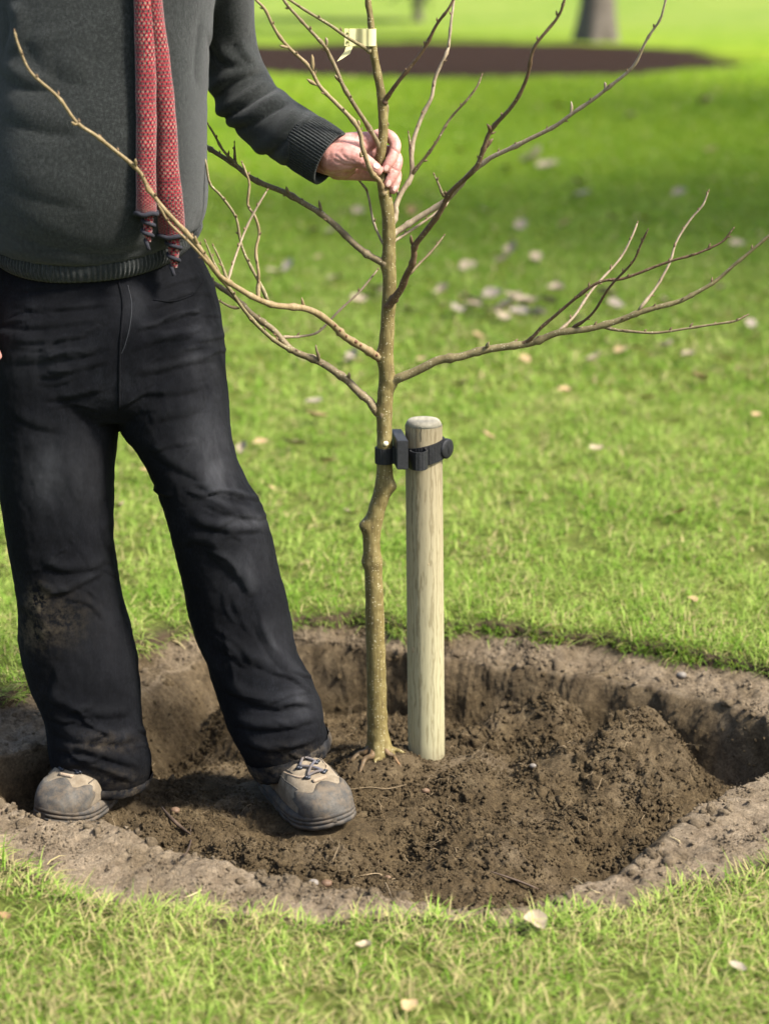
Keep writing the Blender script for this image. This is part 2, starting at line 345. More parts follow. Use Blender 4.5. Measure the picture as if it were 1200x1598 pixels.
# ------------------------------------------------------------------ grass blades
def in_turf(x, y):
    m_ = np.hypot(x-ctr[0], y-ctr[1]) - r_at(R_TURF, x, y) + 0.004; return (m_ > 0) | ((m_ > -0.05) & (rng.random(len(x)) < 0.10*np.exp(m_/0.02)) & (np.hypot(x-ctr[0], y-ctr[1]) > r_at(R_LIP, x, y) + .012))
def make_grass():
    X, Y, L, W = [], [], [], []
    for y0, y1, dens, margin, l0, l1, wd in ((2.3, 4.7, 33000, .30, .016, .060, .0018), (4.7, 6.6, 15000, .45, .020, .058, .0026), (6.6, 10, 4200, .6, .030, .070, .0052), (10, 17, 1250, .9, .03, .06, .011), (17, 24, 420, 1., .03, .06, .02)):
        hw1 = 0.19*y1 + margin; n = int(dens*2*hw1*(y1-y0)); x = rng.uniform(-hw1, hw1, n); y = rng.uniform(y0, y1, n)
        k = (np.abs(x) < 0.19*y + margin) & in_turf(x, y)
        if y1 > 20: k &= ((x-BED[0])/BED[2])**2 + ((y-BED[1])/BED[3])**2 > 1.02
        x, y = x[k], y[k]; p = np.stack([x, y, 0*x], 1)
        thin = pnoise(p, 7, 2) + 0.7*pnoise(p, 19, 5); k = rng.random(len(x)) < np.clip(1.0 + 1.9*thin + (0.15 if y0 > 4 else -0.05), 0.06, 1)
        x, y = x[k], y[k]; X.append(x); Y.append(y); L.append(rng.uniform(l0, l1, len(x))*rng.uniform(0.7, 1.15, len(x))); W.append(wd*rng.uniform(0.6, 1.25, len(x)))
    nt = 150; tth = rng.uniform(-np.pi, np.pi, nt)                # ragged tufts hanging over the cut edge of the turf
    for k in range(nt):
        m_ = int(rng.integers(8, 26)); R0 = np.interp(tth[k], TH, R_TURF) + rng.normal(.006, .010); x = ctr[0] + R0*math.cos(tth[k]) + rng.normal(0, .010, m_); y = ctr[1] + R0*math.sin(tth[k]) + rng.normal(0, .010, m_)
        X.append(x); Y.append(y); L.append(rng.uniform(.025, .062, m_)); W.append(.0024*rng.uniform(.6, 1.2, m_))
    X, Y, L, W = map(np.concatenate, (X, Y, L, W)); n = len(X); p = np.stack([X, Y, 0*X], 1)
    rim = np.hypot(X-ctr[0], Y-ctr[1]) - r_at(R_TURF, X, Y)
    L *= 1 + 0.25*pnoise(p, 4, 7)
    az = 2*np.pi*(0.5*pnoise(p, 6, 1) + rng.random(n)); lean = np.clip(rng.normal(1.2, 0.42, n), 0.15, 1.9)
    out = np.arctan2(ctr[1]-Y, ctr[0]-X); e = (rim < 0.03) & (rng.random(n) < 0.5); az[e] = out[e] + rng.normal(0, .6, e.sum())
    d = np.stack([np.cos(az), np.sin(az)], 1); side = np.stack([-d[:, 1], d[:, 0]], 1)
    V = np.zeros((n, 7, 3)); z0 = np.where(rim < 0.012, np.where(rim < -.004, -.022, -0.012), -0.003); cx, cy, cz = X.copy(), Y.copy(), z0 + rng.uniform(0, .014, n)*(rim > .02); a = np.clip(rng.normal(1.0, 0.36, n), 0.0, 1.5)
    for k in range(4):
        w = W*(1.0, 0.95, 0.62, 0)[k]/2
        if k < 3:
            V[:, 2*k, 0] = cx - side[:, 0]*w; V[:, 2*k, 1] = cy - side[:, 1]*w; V[:, 2*k, 2] = cz
            V[:, 2*k+1, 0] = cx + side[:, 0]*w; V[:, 2*k+1, 1] = cy + side[:, 1]*w; V[:, 2*k+1, 2] = cz + w*0.5
        else: V[:, 6] = np.stack([cx, cy, cz], 1)
        st = L/3; cx = cx + d[:, 0]*np.sin(a)*st; cy = cy + d[:, 1]*np.sin(a)*st; cz = np.maximum(cz + np.cos(a)*st, np.where(rim > 0.03, 0.003, -1)); a = np.minimum(a + lean*0.33, 2.0)
    b = np.arange(n)[:, None]*7
    Q = np.concatenate([b + np.array([[0, 1, 3, 2]]), b + np.array([[2, 3, 5, 4]])]); T = b + np.array([[4, 5, 6]])
    t = rng.random(n) + 0.45*pnoise(p, 3, 3) + 0.25*pnoise(p, 11, 8); g = np.clip(t, 0, 1)[:, None]
    fresh = np.array([0.098, 0.198, 0.014])*(1-g) + np.array([0.275, 0.335, 0.085])*g
    fresh *= rng.uniform(0.85, 1.38, n)[:, None]
    far = smooth(7, 14, Y)[:, None]; fresh = fresh*(1-far) + (fresh*0.5 + 0.5*np.array([0.145, 0.250, 0.002]))*far
    straw = np.array([0.40, 0.34, 0.16])*rng.uniform(0.6, 1.15, n)[:, None]
    sfrac = np.clip(0.15 + 0.24*pnoise(p, 5, 4) - 0.13*smooth(7, 12, Y) + 0.24*(Y < 3.5), 0.01, 0.5); m = (rng.random(n) < sfrac)[:, None]
    C = np.where(m, straw, fresh); cols = np.repeat(C[:, None], 7, 1)
    me = mesh_arr('grass', V.reshape(-1, 3), Q, T); point_attr(me, 'col', cols.reshape(-1, 3)); return me
def mat_grass():
    s = NT('grass'); c = s.attr('col', 'Color'); s.done(c, 0.6, spec=0.07)
    tr = s.node('ShaderNodeBsdfTranslucent'); s.l.new(s.mix(1.0, c, (1.1, 1.15, 0.6), 'MULTIPLY'), tr.inputs[0])
    mx = s.node('ShaderNodeMixShader'); mx.inputs[0].default_value = 0.35; s.l.new(s.b.outputs[0], mx.inputs[1]); s.l.new(tr.outputs[0], mx.inputs[2]); s.l.new(mx.outputs[0], s.out.inputs[0]); return s.m
M_GRASS = mat_grass()
link('grass', make_grass(), M_GRASS, kind='stuff', label='short bright green and straw coloured grass growing on the lawn')

# ------------------------------------------------------------------ crumbs and root hairs on the earth
def unit_clod(sub):
    bm = bmesh.new(); bmesh.ops.create_icosphere(bm, subdivisions=sub, radius=1.0); bm.verts.ensure_lookup_table()
    V = np.array([v.co for v in bm.verts]); T = np.array([[v.index for v in f.verts] for f in bm.faces]); bm.free(); return V, T
def clods(N, rmin, rmax, power, sub, pick, sink, seed):
    r2 = np.random.default_rng(seed); U, T = unit_clod(sub); idx = pick(r2, N); pos = soilV[idx] + np.stack([r2.normal(0, .004, len(idx)), r2.normal(0, .004, len(idx)), np.zeros(len(idx))], 1)
    n = len(idx); rad_ = rmin*(rmax/rmin)**(r2.random(n)**power); shp = r2.uniform(0.65, 1.3, (n, 1, 3)); jit = 1 + 0.22*r2.normal(size=(n, len(U), 1))
    q = r2.normal(size=(n, 4)); q /= np.linalg.norm(q, axis=1)[:, None]; w, x, y, z = q.T
    R = np.stack([1-2*(y*y+z*z), 2*(x*y-z*w), 2*(x*z+y*w), 2*(x*y+z*w), 1-2*(x*x+z*z), 2*(y*z-x*w), 2*(x*z-y*w), 2*(y*z+x*w), 1-2*(x*x+y*y)], 1).reshape(n, 3, 3)
    V = np.einsum('nij,nkj->nki', R, U[None]*shp*jit)*rad_[:, None, None] + pos[:, None] + np.array([0, 0, 1.0])*(rad_*sink)[:, None, None]
    TT = (T[None] + (np.arange(n)*len(U))[:, None, None]).reshape(-1, 3)
    return V.reshape(-1, 3), TT, np.repeat(dryA[idx], len(U))
rowr = np.hypot(soilV[:, 0]-ctr[0], soilV[:, 1]-ctr[1])
area_w = rowr*np.concatenate([np.repeat(np.gradient((np.arange(NF)/NF)**0.62), NA), np.full(NW*NA, 0.0010), np.full(NS*NA, 0.0011)])
rown = np.repeat(np.arange(nrw), NA)
clump = smooth(-0.25, 0.35, pnoise(soilV, 12, 12) + 0.5*pnoise(soilV, 30, 2))
def picker(w):
    c = np.cumsum(w); c /= c[-1]
    return lambda r, N: np.clip(np.searchsorted(c, r.random(N)), 0, len(w)-1)
hid = np.where(soilV[:, 1] > 1.0, 1, 0)
foot_mask = np.ones(len(soilV))
for tip, hd, roll, side in BOOTS:
    d = np.array([math.sin(rad(hd)), -math.cos(rad(hd))]); u = (soilV[:, 0]-tip[0])*d[0] + (soilV[:, 1]-tip[1])*d[1]; v = (soilV[:, 0]-tip[0])*d[1] - (soilV[:, 1]-tip[1])*d[0]
    foot_mask *= 1 - ((u > -0.34) & (u < 0.02) & (np.abs(v) < 0.065))
w_floor = area_w*(rown < NF+6)*(0.10 + clump**1.5)*foot_mask; w_all = area_w*(0.5*(rown < NF) + 0.35*(rown >= NF+NW))*foot_mask; w_wall = area_w*((rown >= NF) & (rown < NF+NW))
V1, T1, D1 = clods(32000, .0012, .0048, 1.7, 1, picker(w_floor), 0.1, 1)
V2, T2, D2 = clods(900, .005, .014, 2.4, 2, picker(w_floor*clump), -0.25, 2)
w_shelf = area_w*(rown >= NF+NW-4)*(0.08 + smooth(0.0, .5, pnoise(soilV, 10, 33) + .5*pnoise(soilV, 28, 3)))
V5, T5, D5 = clods(13000, .0010, .0042, 2.6, 1, picker(w_shelf), 0.1, 6)
w_lip = area_w*((rown > NF+NW-6) & (rown < NF+NW+9))*(.15 + smooth(0, .5, pnoise(soilV, 9, 41)))
V6, T6, D6 = clods(420, .0035, .014, 2.0, 2, picker(w_lip), -0.1, 9)
V3, T3, D3 = clods(9000, .0014, .0045, 2.0, 1, picker(w_all), 0.05, 3)
V4, T4, D4 = clods(700, .002, .008, 2.4, 1, picker(w_wall), 0.0, 4)
Vc = np.concatenate([V1, V2, V3, V4, V5, V6]); o1, o2, o3 = len(V1), len(V1)+len(V2), len(V1)+len(V2)+len(V3); o4 = o3 + len(V4)
Vc = Vc + 0.0012*np.stack([pnoise(Vc, 260, k) for k in (1, 4, 9)], 1)
me = mesh_arr('soil_crumbs', Vc, None, np.concatenate([T1, T2+o1, T3+o2, T4+o3, T5+o4, T6+o4+len(V5)])); point_attr(me, 'dry', np.clip(np.concatenate([D1, D2, D3, D4, D5*.8, D6*.6]), 0, 1))
link('soil_crumbs', me, M_SOIL, kind='stuff', label='crumbs and clods of loose dark earth in the hole')

def fibre_mesh(N, seed):
    r2 = np.random.default_rng(seed); idx = picker(w_floor*(0.2+clump) + 0.25*w_wall + 0.12*w_all)(r2, N); parts = []
    for i in idx:
        p = soilV[i] + [0, 0, 0.001]; L = r2.uniform(.012, .05); az = r2.uniform(0, 6.283); el = r2.uniform(-0.1, 1.0); pts = [p - [0, 0, .003]]
        for k in range(5):
            pts.append(pts[-1] + L/5*np.array([math.cos(az)*math.cos(el), math.sin(az)*math.cos(el), math.sin(el)])); az += r2.normal(0, .6); el += r2.normal(-.25, .4)
        parts.append(loft(tube_rings(np.array(pts), np.linspace(.0006, .00025, 6)*r2.uniform(.7, 1.3), 3), False))
    return merge(parts)
M_FIB = NT('root_fibre').done((0.22, 0.16, 0.09), 0.8)
V, Q, T = fibre_mesh(700, 11); link('root_fibres', mesh_arr('root_fibres', V, Q, T), M_FIB, kind='stuff', label='fine pale root hairs sticking out of the loose earth')

# ================================================================== SAPLING
def mat_bark(name, c0, c1, c2, dots=0.0, scale=1.0):
    s = NT(name); c = s.coord(); n = s.noise(c, 45*scale, 6, 0.65); st = s.noise(s.coord('Object', (90, 90, 14)), 3, 5, 0.6)
    col = s.ramp(s.mix(0.5, n, st), [(0.32, c0), (0.5, c1), (0.68, c2)])
    h = s.mix(0.4, n, s.noise(c, 260, 4, 0.7))
    if dots:
        v = s.node('ShaderNodeTexVoronoi', feature='F1'); s.l.new(s.coord('Object', (0.8, 0.8, 1.25)), v.inputs['Vector']); v.inputs['Scale'].default_value = 230
        w = s.noise(c, 60, 2); lim = s.math('MULTIPLY', w, 0.42)
        d = s.math('LESS_THAN', v.outputs['Distance'], lim)
        keep = s.math('GREATER_THAN', s.node('ShaderNodeSeparateColor').outputs[0], 0.5)
        sc = keep.node.inputs[0].links[0].from_node; s.l.new(v.outputs['Color'], sc.inputs[0])
        f = s.math('MULTIPLY', d, keep); f = s.math('MULTIPLY', f, dots)
        col = s.mix(f, col, (0.42, 0.38, 0.24)); h = s.math('ADD', h, s.math('MULTIPLY', f, 0.5))
    return s.done(col, 0.62, s.bump(h, 0.6, 0.003), 0.3)
M_TRUNK = mat_bark('bark_trunk', (0.068, 0.047, 0.016), (0.135, 0.103, 0.034), (0.215, 0.178, 0.075), 0.9)
M_OLIVE = mat_bark('bark_olive', (0.085, 0.066, 0.028), (0.140, 0.112, 0.050), (0.20, 0.168, 0.085), 0.7)
M_TAN = mat_bark('bark_tan', (0.11, 0.072, 0.030), (0.185, 0.135, 0.065), (0.26, 0.20, 0.115), 0.3)
M_RED = mat_bark('bark_reddish', (0.052, 0.028, 0.014), (0.098, 0.058, 0.030), (0.150, 0.098, 0.055), 0.5)
M_PALE = mat_bark('bark_pale', (0.14, 0.100, 0.058), (0.23, 0.176, 0.112), (0.31, 0.255, 0.18), 0.3)
M_GREY = mat_bark('bark_grey', (0.082, 0.059, 0.028), (0.142, 0.106, 0.054), (0.21, 0.168, 0.10), 0.7)
M_SCAR = mat_bark('bark_scar', (0.07, 0.028, 0.014), (0.12, 0.05, 0.026), (0.16, 0.08, 0.04))
M_CUT = NT('fresh_cut').done((0.75, 0.66, 0.42), 0.7)
M_ROOT = mat_bark('root_bark', (0.050, 0.034, 0.017), (0.090, 0.058, 0.027), (0.20, 0.10, 0.036))
M_BUD = mat_bark('bud', (0.10, 0.055, 0.03), (0.16, 0.10, 0.055), (0.24, 0.17, 0.09))

YT = float(TRUNK_XY[1])                                         # the trunk stands at this depth
sap = empty('young_tree', (TRUNK_XY[0], TRUNK_XY[1], -0.075), label='bare young tree with thin spreading branches held by the man', cat='tree')
def wood(name, pts, mat, parent, ns=9, seg=9.0, wob=0.55, flare=True, tip=True):
    """pts: (px, py, depth offset from the trunk, radius in px) -> one tapered wobbling stem"""
    a = []
    for px, py, dy, r in pts:
        p = P(px, py, YT+dy); a.append([*p, .93*r*MPP(px, py, YT+dy)])
    a = np.array(a); L = np.linalg.norm(np.diff(a[:, :3], axis=0), axis=1).sum(); n = int(np.clip(L/0.008, 6, 260)); c = catmull(a, n)
    sd = abs(hash((pts[0][0], pts[0][1], pts[-1][0]))) % 97
    s = np.linspace(0, L, n); q = np.stack([s, np.full(n, sd*1.7), np.zeros(n)], 1); env = smooth(0, 0.02, s)*1.0
    amp = wob*c[:, 3]*0.9
    zz = 2*np.abs(((s + sd*0.013) % 0.104)/0.104 - .5) - .5; c[:, 0] += amp*env*(pnoise(q, 22) + .8*zz); c[:, 2] += amp*env*(pnoise(q, 22, 31.7) + .5*zz); c[:, 1] += amp*env*pnoise(q, 22, 77.7)
    r = np.maximum(c[:, 3], 0.0006); node = np.exp(-((((s + sd*0.013) % 0.052) - 0.026)/0.0035)**2); r = r*(1 + 0.38*node*(r < 0.008)) * (1 + 0.06*pnoise(q, 60))
    if flare: r = r*(1 + 0.5*np.exp(-((s-.012)/.009)**2))*np.where(s < .012, .6 + .4*smooth(.0, .012, s), 1)
    if tip: r[-1] *= 0.35
    V, Q, T = loft(tube_rings(c[:, :3], r, ns)); o = link(name, mesh_arr(name, V, Q, T), mat, parent); return o, c, r
TR = [(592,1215,0,20),(592,1178,0,19),(591,1160,0,17.2),(589,1130,0,16),(588,1080,0,15.2),(586,1000,0,14.8),(584,930,0,14.3),(582,880,0,14),(580,850,0,13.4),(581,826,0,14),(588,795,0,13.4),(597,765,0,13.6),(600,740,0,12.6),(600,700,0,12),(600,660,0,12),(601,620,0,12.2),(604,590,0,12.4),(602,558,0,12.2),(604,520,0,11.4),(606,480,0,11),(608,440,0,10.8),(607,410,0,10.7),(607,370,0,10.3),(605,330,0,10),(601,305,0,9.8),(597,288,0,8.6),(593,262,0,7.4),(595,235,0,7.4),(598,205,0,7.6),(597,170,0,7.7),(594,140,0,7),(588,110,0,6.5),(583,80,0,6),(580,50,0,5.5),(577,20,0,5),(574,0,0,4.8),(570,-60,0,4.4),(560,-160,0,3.6),(556,-260,.02,2.6),(550,-340,.02,1.6)]
a = np.array([[*P(px, py, YT), r*MPP(px, py, YT)] for px, py, d, r in TR]); n = 520; c = catmull(a, n); ss = np.linspace(0, 1, n)
R = tube_rings(c[:, :3], c[:, 3], 24)
nn = R.reshape(-1, 3); cen = np.repeat(c[:, :3], 24, 0); dirv = (nn-cen)/np.repeat(c[:, 3], 24)[:, None]
pp = to_px(cen)
disp = 0.0009*pnoise(nn, 60) + 0.0006*pnoise(nn*[1, 1, .5], 160) + 0.0012*smooth(900, 1150, pp[:, 1])*pnoise(nn*[1, 1, .35], 120)
for bx, by, sx, h in ((568,822,-1,.010),(613,757,1,.009),(574,875,-1,.005),(588,640,-1,.006),(613,598,1,.006),(592,556,-1,.006),(598,412,-1,.005),(610,478,.3,.007),(598,294,0,.004),(572,876,.6,.004),(602,690,0,.003)):
    w = np.exp(-((pp[:, 1]-by)/9)**2)*np.clip(dirv[:, 0]*sx + (1-abs(sx))*(-dirv[:, 1]), 0, 1)**2; disp += h*w
base_flare = smooth(1140, 1195, pp[:, 1]); ang = np.arctan2(dirv[:, 1], dirv[:, 0]); disp += base_flare*(0.006 + 0.006*np.cos(4*ang+1))
V = np.concatenate([nn + dirv*disp[:, None], [c[0, :3], c[-1, :3]]]); Q = grid_faces(n, 24)
link('trunk', mesh_arr('trunk', V, Q), M_TRUNK, sap)
# pruning cut and knots
def disc(name, px, py, dy, rpx, mat, parent, nrm=(0.15, -1, 0.15), thick=0.002):
    p = P(px, py, YT+dy); r = rpx*MPP(px, py, YT); nv = Vector(nrm).normalized()
    V, Q, T = loft(tube_rings(np.array([p - np.array(nv)*thick*2, p, p+np.array(nv)*thick]), [r, r, r*0.85], 12)); return link(name, mesh_arr(name, V, Q, T), mat, parent)
disc('pruning_cut', 602, 692, -0.0155, 4.3, M_CUT, sap)
for px, py, sx in ((573,876,-.4),(590,560,-.2),(596,294,0)):
    disc('knot', px, py, -0.010 if py > 400 else -.008, 5.0, M_SCAR, sap, (sx, -1, 0.1), 0.0012)
for ang, ln, r0, m_ in ((195, .060, .0085, M_ROOT), (232, .062, .0080, M_ROOT), (262, .034, .0060, M_TRUNK), (318, .050, .0070, M_ROOT), (10, .045, .0075, M_TRUNK)):
    ca, sa = math.cos(rad(ang)), math.sin(rad(ang)); pts = []
    for k, f in enumerate((.12, .30, .50, .75, 1.0)):
        rr0 = .010 + ln*f; wob_ = .004*math.sin(k*2.3 + ang); x, y = TRUNK_XY[0] + rr0*ca - wob_*sa, TRUNK_XY[1] + rr0*sa + wob_*ca
        z = float(floor_z(np.array([x]), np.array([y]))[0]); pts.append([x, y, z + (.016, .008, .0035, .001, -.006)[k]])
    tube_obj('root', pts, np.array([1.0, .85, .65, .5, .35])*r0, m_, sap, 9, 24)

BR = {}
def branch(key, pts, mat, twigs=(), stubs=()):
    o, c, r = wood('branch', pts, mat, sap); BR[key] = (o, c, r)
    for tp, tm in twigs: 
        to, tc, tr_ = wood('twig', tp, tm, o, 7); buds(tc, tr_, o, 0.040)
    for tp in stubs: wood('spur', tp, mat, o, 7, wob=0.3)
    buds(c, r, o, 0.046, 0.3); return o
def bud_mesh():
    t = np.linspace(0, 1, 7); rr_ = np.array([.55, .85, 1, .9, .65, .35, .05]); V, Q, T = loft(tube_rings(np.stack([0.12*np.sin(t*2), 0*t, t*3.6], 1), rr_, 7)); return mesh_arr('bud', V, Q, T)
BUD = bud_mesh(); BUD.materials.append(M_BUD)
def buds(c, r, parent, step, start=0.12):
    s = np.concatenate([[0], np.cumsum(np.linalg.norm(np.diff(c[:, :3], axis=0), axis=1))]); L = s[-1]; k = 0; d = max(0.03, start*L)
    while d < L-0.004:
        i = int(np.searchsorted(s, d)); t = c[min(i+1, len(c)-1), :3] - c[i-1, :3]; t /= np.linalg.norm(t)
        up = np.array([0.3*random.uniform(-1, 1), random.uniform(-.8, .2), 1.0]) if k % 2 else np.array([random.uniform(-1, 1), random.uniform(-.8, .3), 0.2])
        sv = up - t*up.dot(t); sv /= np.linalg.norm(sv)+1e-9; ax = Vector(0.75*t + 0.65*sv).normalized()
        add_bud(c[i, :3] + sv*r[i]*0.8, ax, random.uniform(.0013, .0021), parent); d += step*random.uniform(0.75, 1.35); k += 1
    t = c[-1, :3]-c[-4, :3]; add_bud(c[-1, :3] - 0.002*t/np.linalg.norm(t), Vector(t).normalized(), 0.0015, parent)
def add_bud(p, ax, sc, parent):
    o = bpy.data.objects.new('bud', BUD); COL.objects.link(o); o.rotation_mode = 'QUATERNION'; o.rotation_quaternion = ax.to_track_quat('Z', 'X'); o.location = p; o.scale = (sc, sc, sc*random.uniform(.9, 1.5)); adopt(o, parent)

branch('low_right', [(603,602,0,9),(616,594,-.005,8.2),(645,579,-.01,7.5),(700,560,-.02,7),(760,546,-.03,6.4),(820,537,-.04,6),(870,520,-.05,5.6),(940,508,-.06,5.3),(1000,487,-.07,4.6),(1060,470,-.08,4),(1100,450,-.085,3.3),(1150,410,-.09,2.8),(1200,368,-.1,2.3),(1250,325,-.1,1.8)], M_OLIVE, [
  ([(812,540,-.04,3.4),(830,526,-.05,3.1),(854,502,-.06,2.9),(925,446,-.09,2.6),(975,433,-.1,2.5),(1046,408,-.12,2.3),(1090,394,-.13,2.1),(1125,378,-.135,1.9),(1144,357,-.14,1.7)], M_RED),
  ([(870,518,-.05,2.5),(896,492,-.03,2.3),(929,446,0,2.1),(967,404,.03,2),(985,370,.04,1.9),(994,348,.05,1.7)], M_PALE),
  ([(892,512,-.05,2.6),(921,492,-.07,2.3),(950,450,-.11,2.1),(987,408,-.14,1.9),(1000,380,-.15,1.8),(1010,360,-.16,1.7)], M_RED),
  ([(996,484,-.07,2.6),(1025,446,-.05,2.4),(1044,410,-.04,2.2),(1054,379,-.03,2.1),(1075,345,-.02,1.9),(1096,319,-.02,1.8),(1105,299,-.02,1.6)], M_PALE),
  ([(940,510,-.06,2.6),(980,517,-.07,2.4),(1025,519,-.08,2.2),(1087,510,-.09,2),(1142,502,-.1,1.9),(1165,492,-.1,1.7)], M_GREY)],
  [[(757,546,-.03,2.5),(760,540,-.035,2),(763,533,-.04,1.6)]])
branch('mid_right', [(606,478,-.006,8),(609,474,-.014,6.8),(623,453,-.03,6.2),(637,427,-.05,5.6),(646,400,-.07,5.2),(650,378,-.08,5),(683,337,-.11,4.7),(700,304,-.13,4.4),(737,267,-.16,4.2),(752,240,-.17,4),(765,204,-.18,3.7),(796,169,-.2,3.4),(821,125,-.22,3.1),(833,75,-.24,2.8),(869,29,-.25,2.5),(880,0,-.26,2.2),(892,-50,-.27,1.8)], M_RED, [
  ([(636,430,-.05,2.3),(653,413,-.04,2.1),(673,393,-.03,2),(693,367,-.02,1.8)], M_GREY),
  ([(697,308,-.125,2.6),(690,302,-.13,2.2),(684,288,-.13,1.9),(677,272,-.13,1.7)], M_GREY)],
  [[(644,385,-.075,2.4),(642,376,-.08,2),(641,367,-.085,1.8)],[(762,208,-.18,2.2),(764,200,-.19,2),(759,193,-.195,1.9)],[(755,236,-.17,2.2),(764,222,-.17,1.9),(769,216,-.17,1.7)]])
branch('pale_right', [(610,367,0,6.5),(619,361,.005,5.5),(653,341,.01,5),(697,311,.0,4.6),(740,265,-.03,4.3),(779,240,-.05,4),(846,208,-.08,3.6),(892,179,-.1,3.2),(942,142,-.12,3),(987,104,-.14,2.6),(1010,60,-.15,2.2),(1029,31,-.16,2),(1038,0,-.17,1.8),(1046,-40,-.17,1.5)], M_PALE, [
  ([(612,378,.005,3),(622,372,.01,2.6),(660,347,.03,2.3),(690,325,.04,2.1),(700,314,.05,1.8)], M_PALE)],
  [[(889,181,-.1,2),(892,168,-.1,1.7),(891,158,-.1,1.6)],[(942,143,-.12,2),(944,135,-.12,1.8),(943,128,-.12,1.5)]])
branch('upright_right', [(611,352,.005,5.5),(616,335,.012,4.8),(618,320,.02,4.6),(628,297,.03,4.4),(642,273,.04,4.2),(643,230,.05,3.8),(660,180,.06,3.5),(673,153,.06,3.2),(678,123,.07,3),(695,87,.07,2.7),(700,67,.08,2.5),(705,30,.08,2.2),(708,0,.09,2),(712,-40,.09,1.7)], M_PALE, [
  ([(640,276,.04,2.8),(663,247,.03,2.5),(683,217,.02,2.3),(700,188,.02,2.1),(725,160,.01,2),(743,137,.01,1.9),(752,118,.01,1.7)], M_GREY),
  ([(643,235,.05,2.2),(640,226,.05,2),(637,207,.05,1.6)], M_GREY),
  ([(629,297,.03,2.4),(622,305,.03,2),(619,293,.035,1.8),(617,282,.04,1.5)], M_PALE)])
branch('top_right', [(599,162,-.004,5),(603,154,-.008,4),(620,130,-.02,3.5),(643,100,-.03,3.2),(667,67,-.04,2.9),(683,37,-.05,2.6),(700,13,-.06,2.3),(713,-12,-.06,2)], M_RED)
branch('top_right_thin', [(602,160,.003,3),(604,175,.006,2.6),(603,200,.004,2.4)], M_GREY)
branch('top_left', [(579,80,-.003,4.2),(572,76,-.006,3.4),(547,63,-.02,3),(520,42,-.03,2.8),(487,22,-.04,2.6),(460,5,-.05,2.4),(436,-10,-.06,2)], M_OLIVE)
branch('upper_left', [(597,238,.002,4.6),(588,223,-.006,4.2),(563,180,-.03,3.8),(533,130,-.05,3.5),(517,90,-.06,3.3),(507,72,-.07,3.1),(480,43,-.08,2.8),(460,20,-.09,2.6),(443,0,-.1,2.4),(428,-30,-.11,2)], M_GREY, [],
  [[(509,74,-.07,2.4),(510,66,-.07,2),(508,58,-.07,1.6)],[(530,128,-.05,2.2),(526,122,-.055,1.9),(523,117,-.06,1.5)]])
branch('in_front_of_hand', [(600,302,-.006,6.5),(596,293,-.016,5),(587,279,-.035,4.4),(577,263,-.055,4.2),(567,233,-.068,4),(558,200,-.07,3.8),(527,163,-.07,3.5),(497,133,-.07,3.3),(482,103,-.07,3.1),(450,72,-.08,2.9),(427,43,-.09,2.7),(413,13,-.1,2.5),(397,-3,-.1,2.2),(378,-28,-.1,1.9)], M_TAN, [],
  [[(558,202,-.07,2.4),(560,194,-.07,2),(559,187,-.07,1.5)],[(488,112,-.07,2.6),(488,98,-.07,2.4),(487,85,-.07,2)],[(496,134,-.07,2.2),(486,128,-.075,2),(479,123,-.08,1.7)],[(452,74,-.08,2.2),(444,73,-.085,1.9),(437,71,-.09,1.6)],[(566,243,-.068,2.2),(563,244,-.072,1.9),(563,237,-.075,1.6)]])
branch('left_dark', [(606,416,-.002,7.5),(597,412,-.004,6.2),(567,393,.01,5.7),(533,363,.03,5.4),(500,332,.05,5.1),(457,307,.07,4.8),(403,283,.09,4.6),(367,257,.1,4.3),(333,235,.12,4),(313,222,.14,3.7),(280,200,.16,3.2)], M_GREY, [
  ([(376,264,.1,2.6),(350,237,.09,2.2),(338,215,.085,2),(325,193,.08,1.7)], M_OLIVE),
  ([(370,260,.1,2.4),(367,248,.1,2),(366,222,.1,1.6)], M_RED)],
  [[(454,306,.07,2.4),(449,298,.065,2),(447,291,.06,1.6)],[(502,333,.05,2.4),(500,322,.048,2),(498,312,.045,1.5)]])
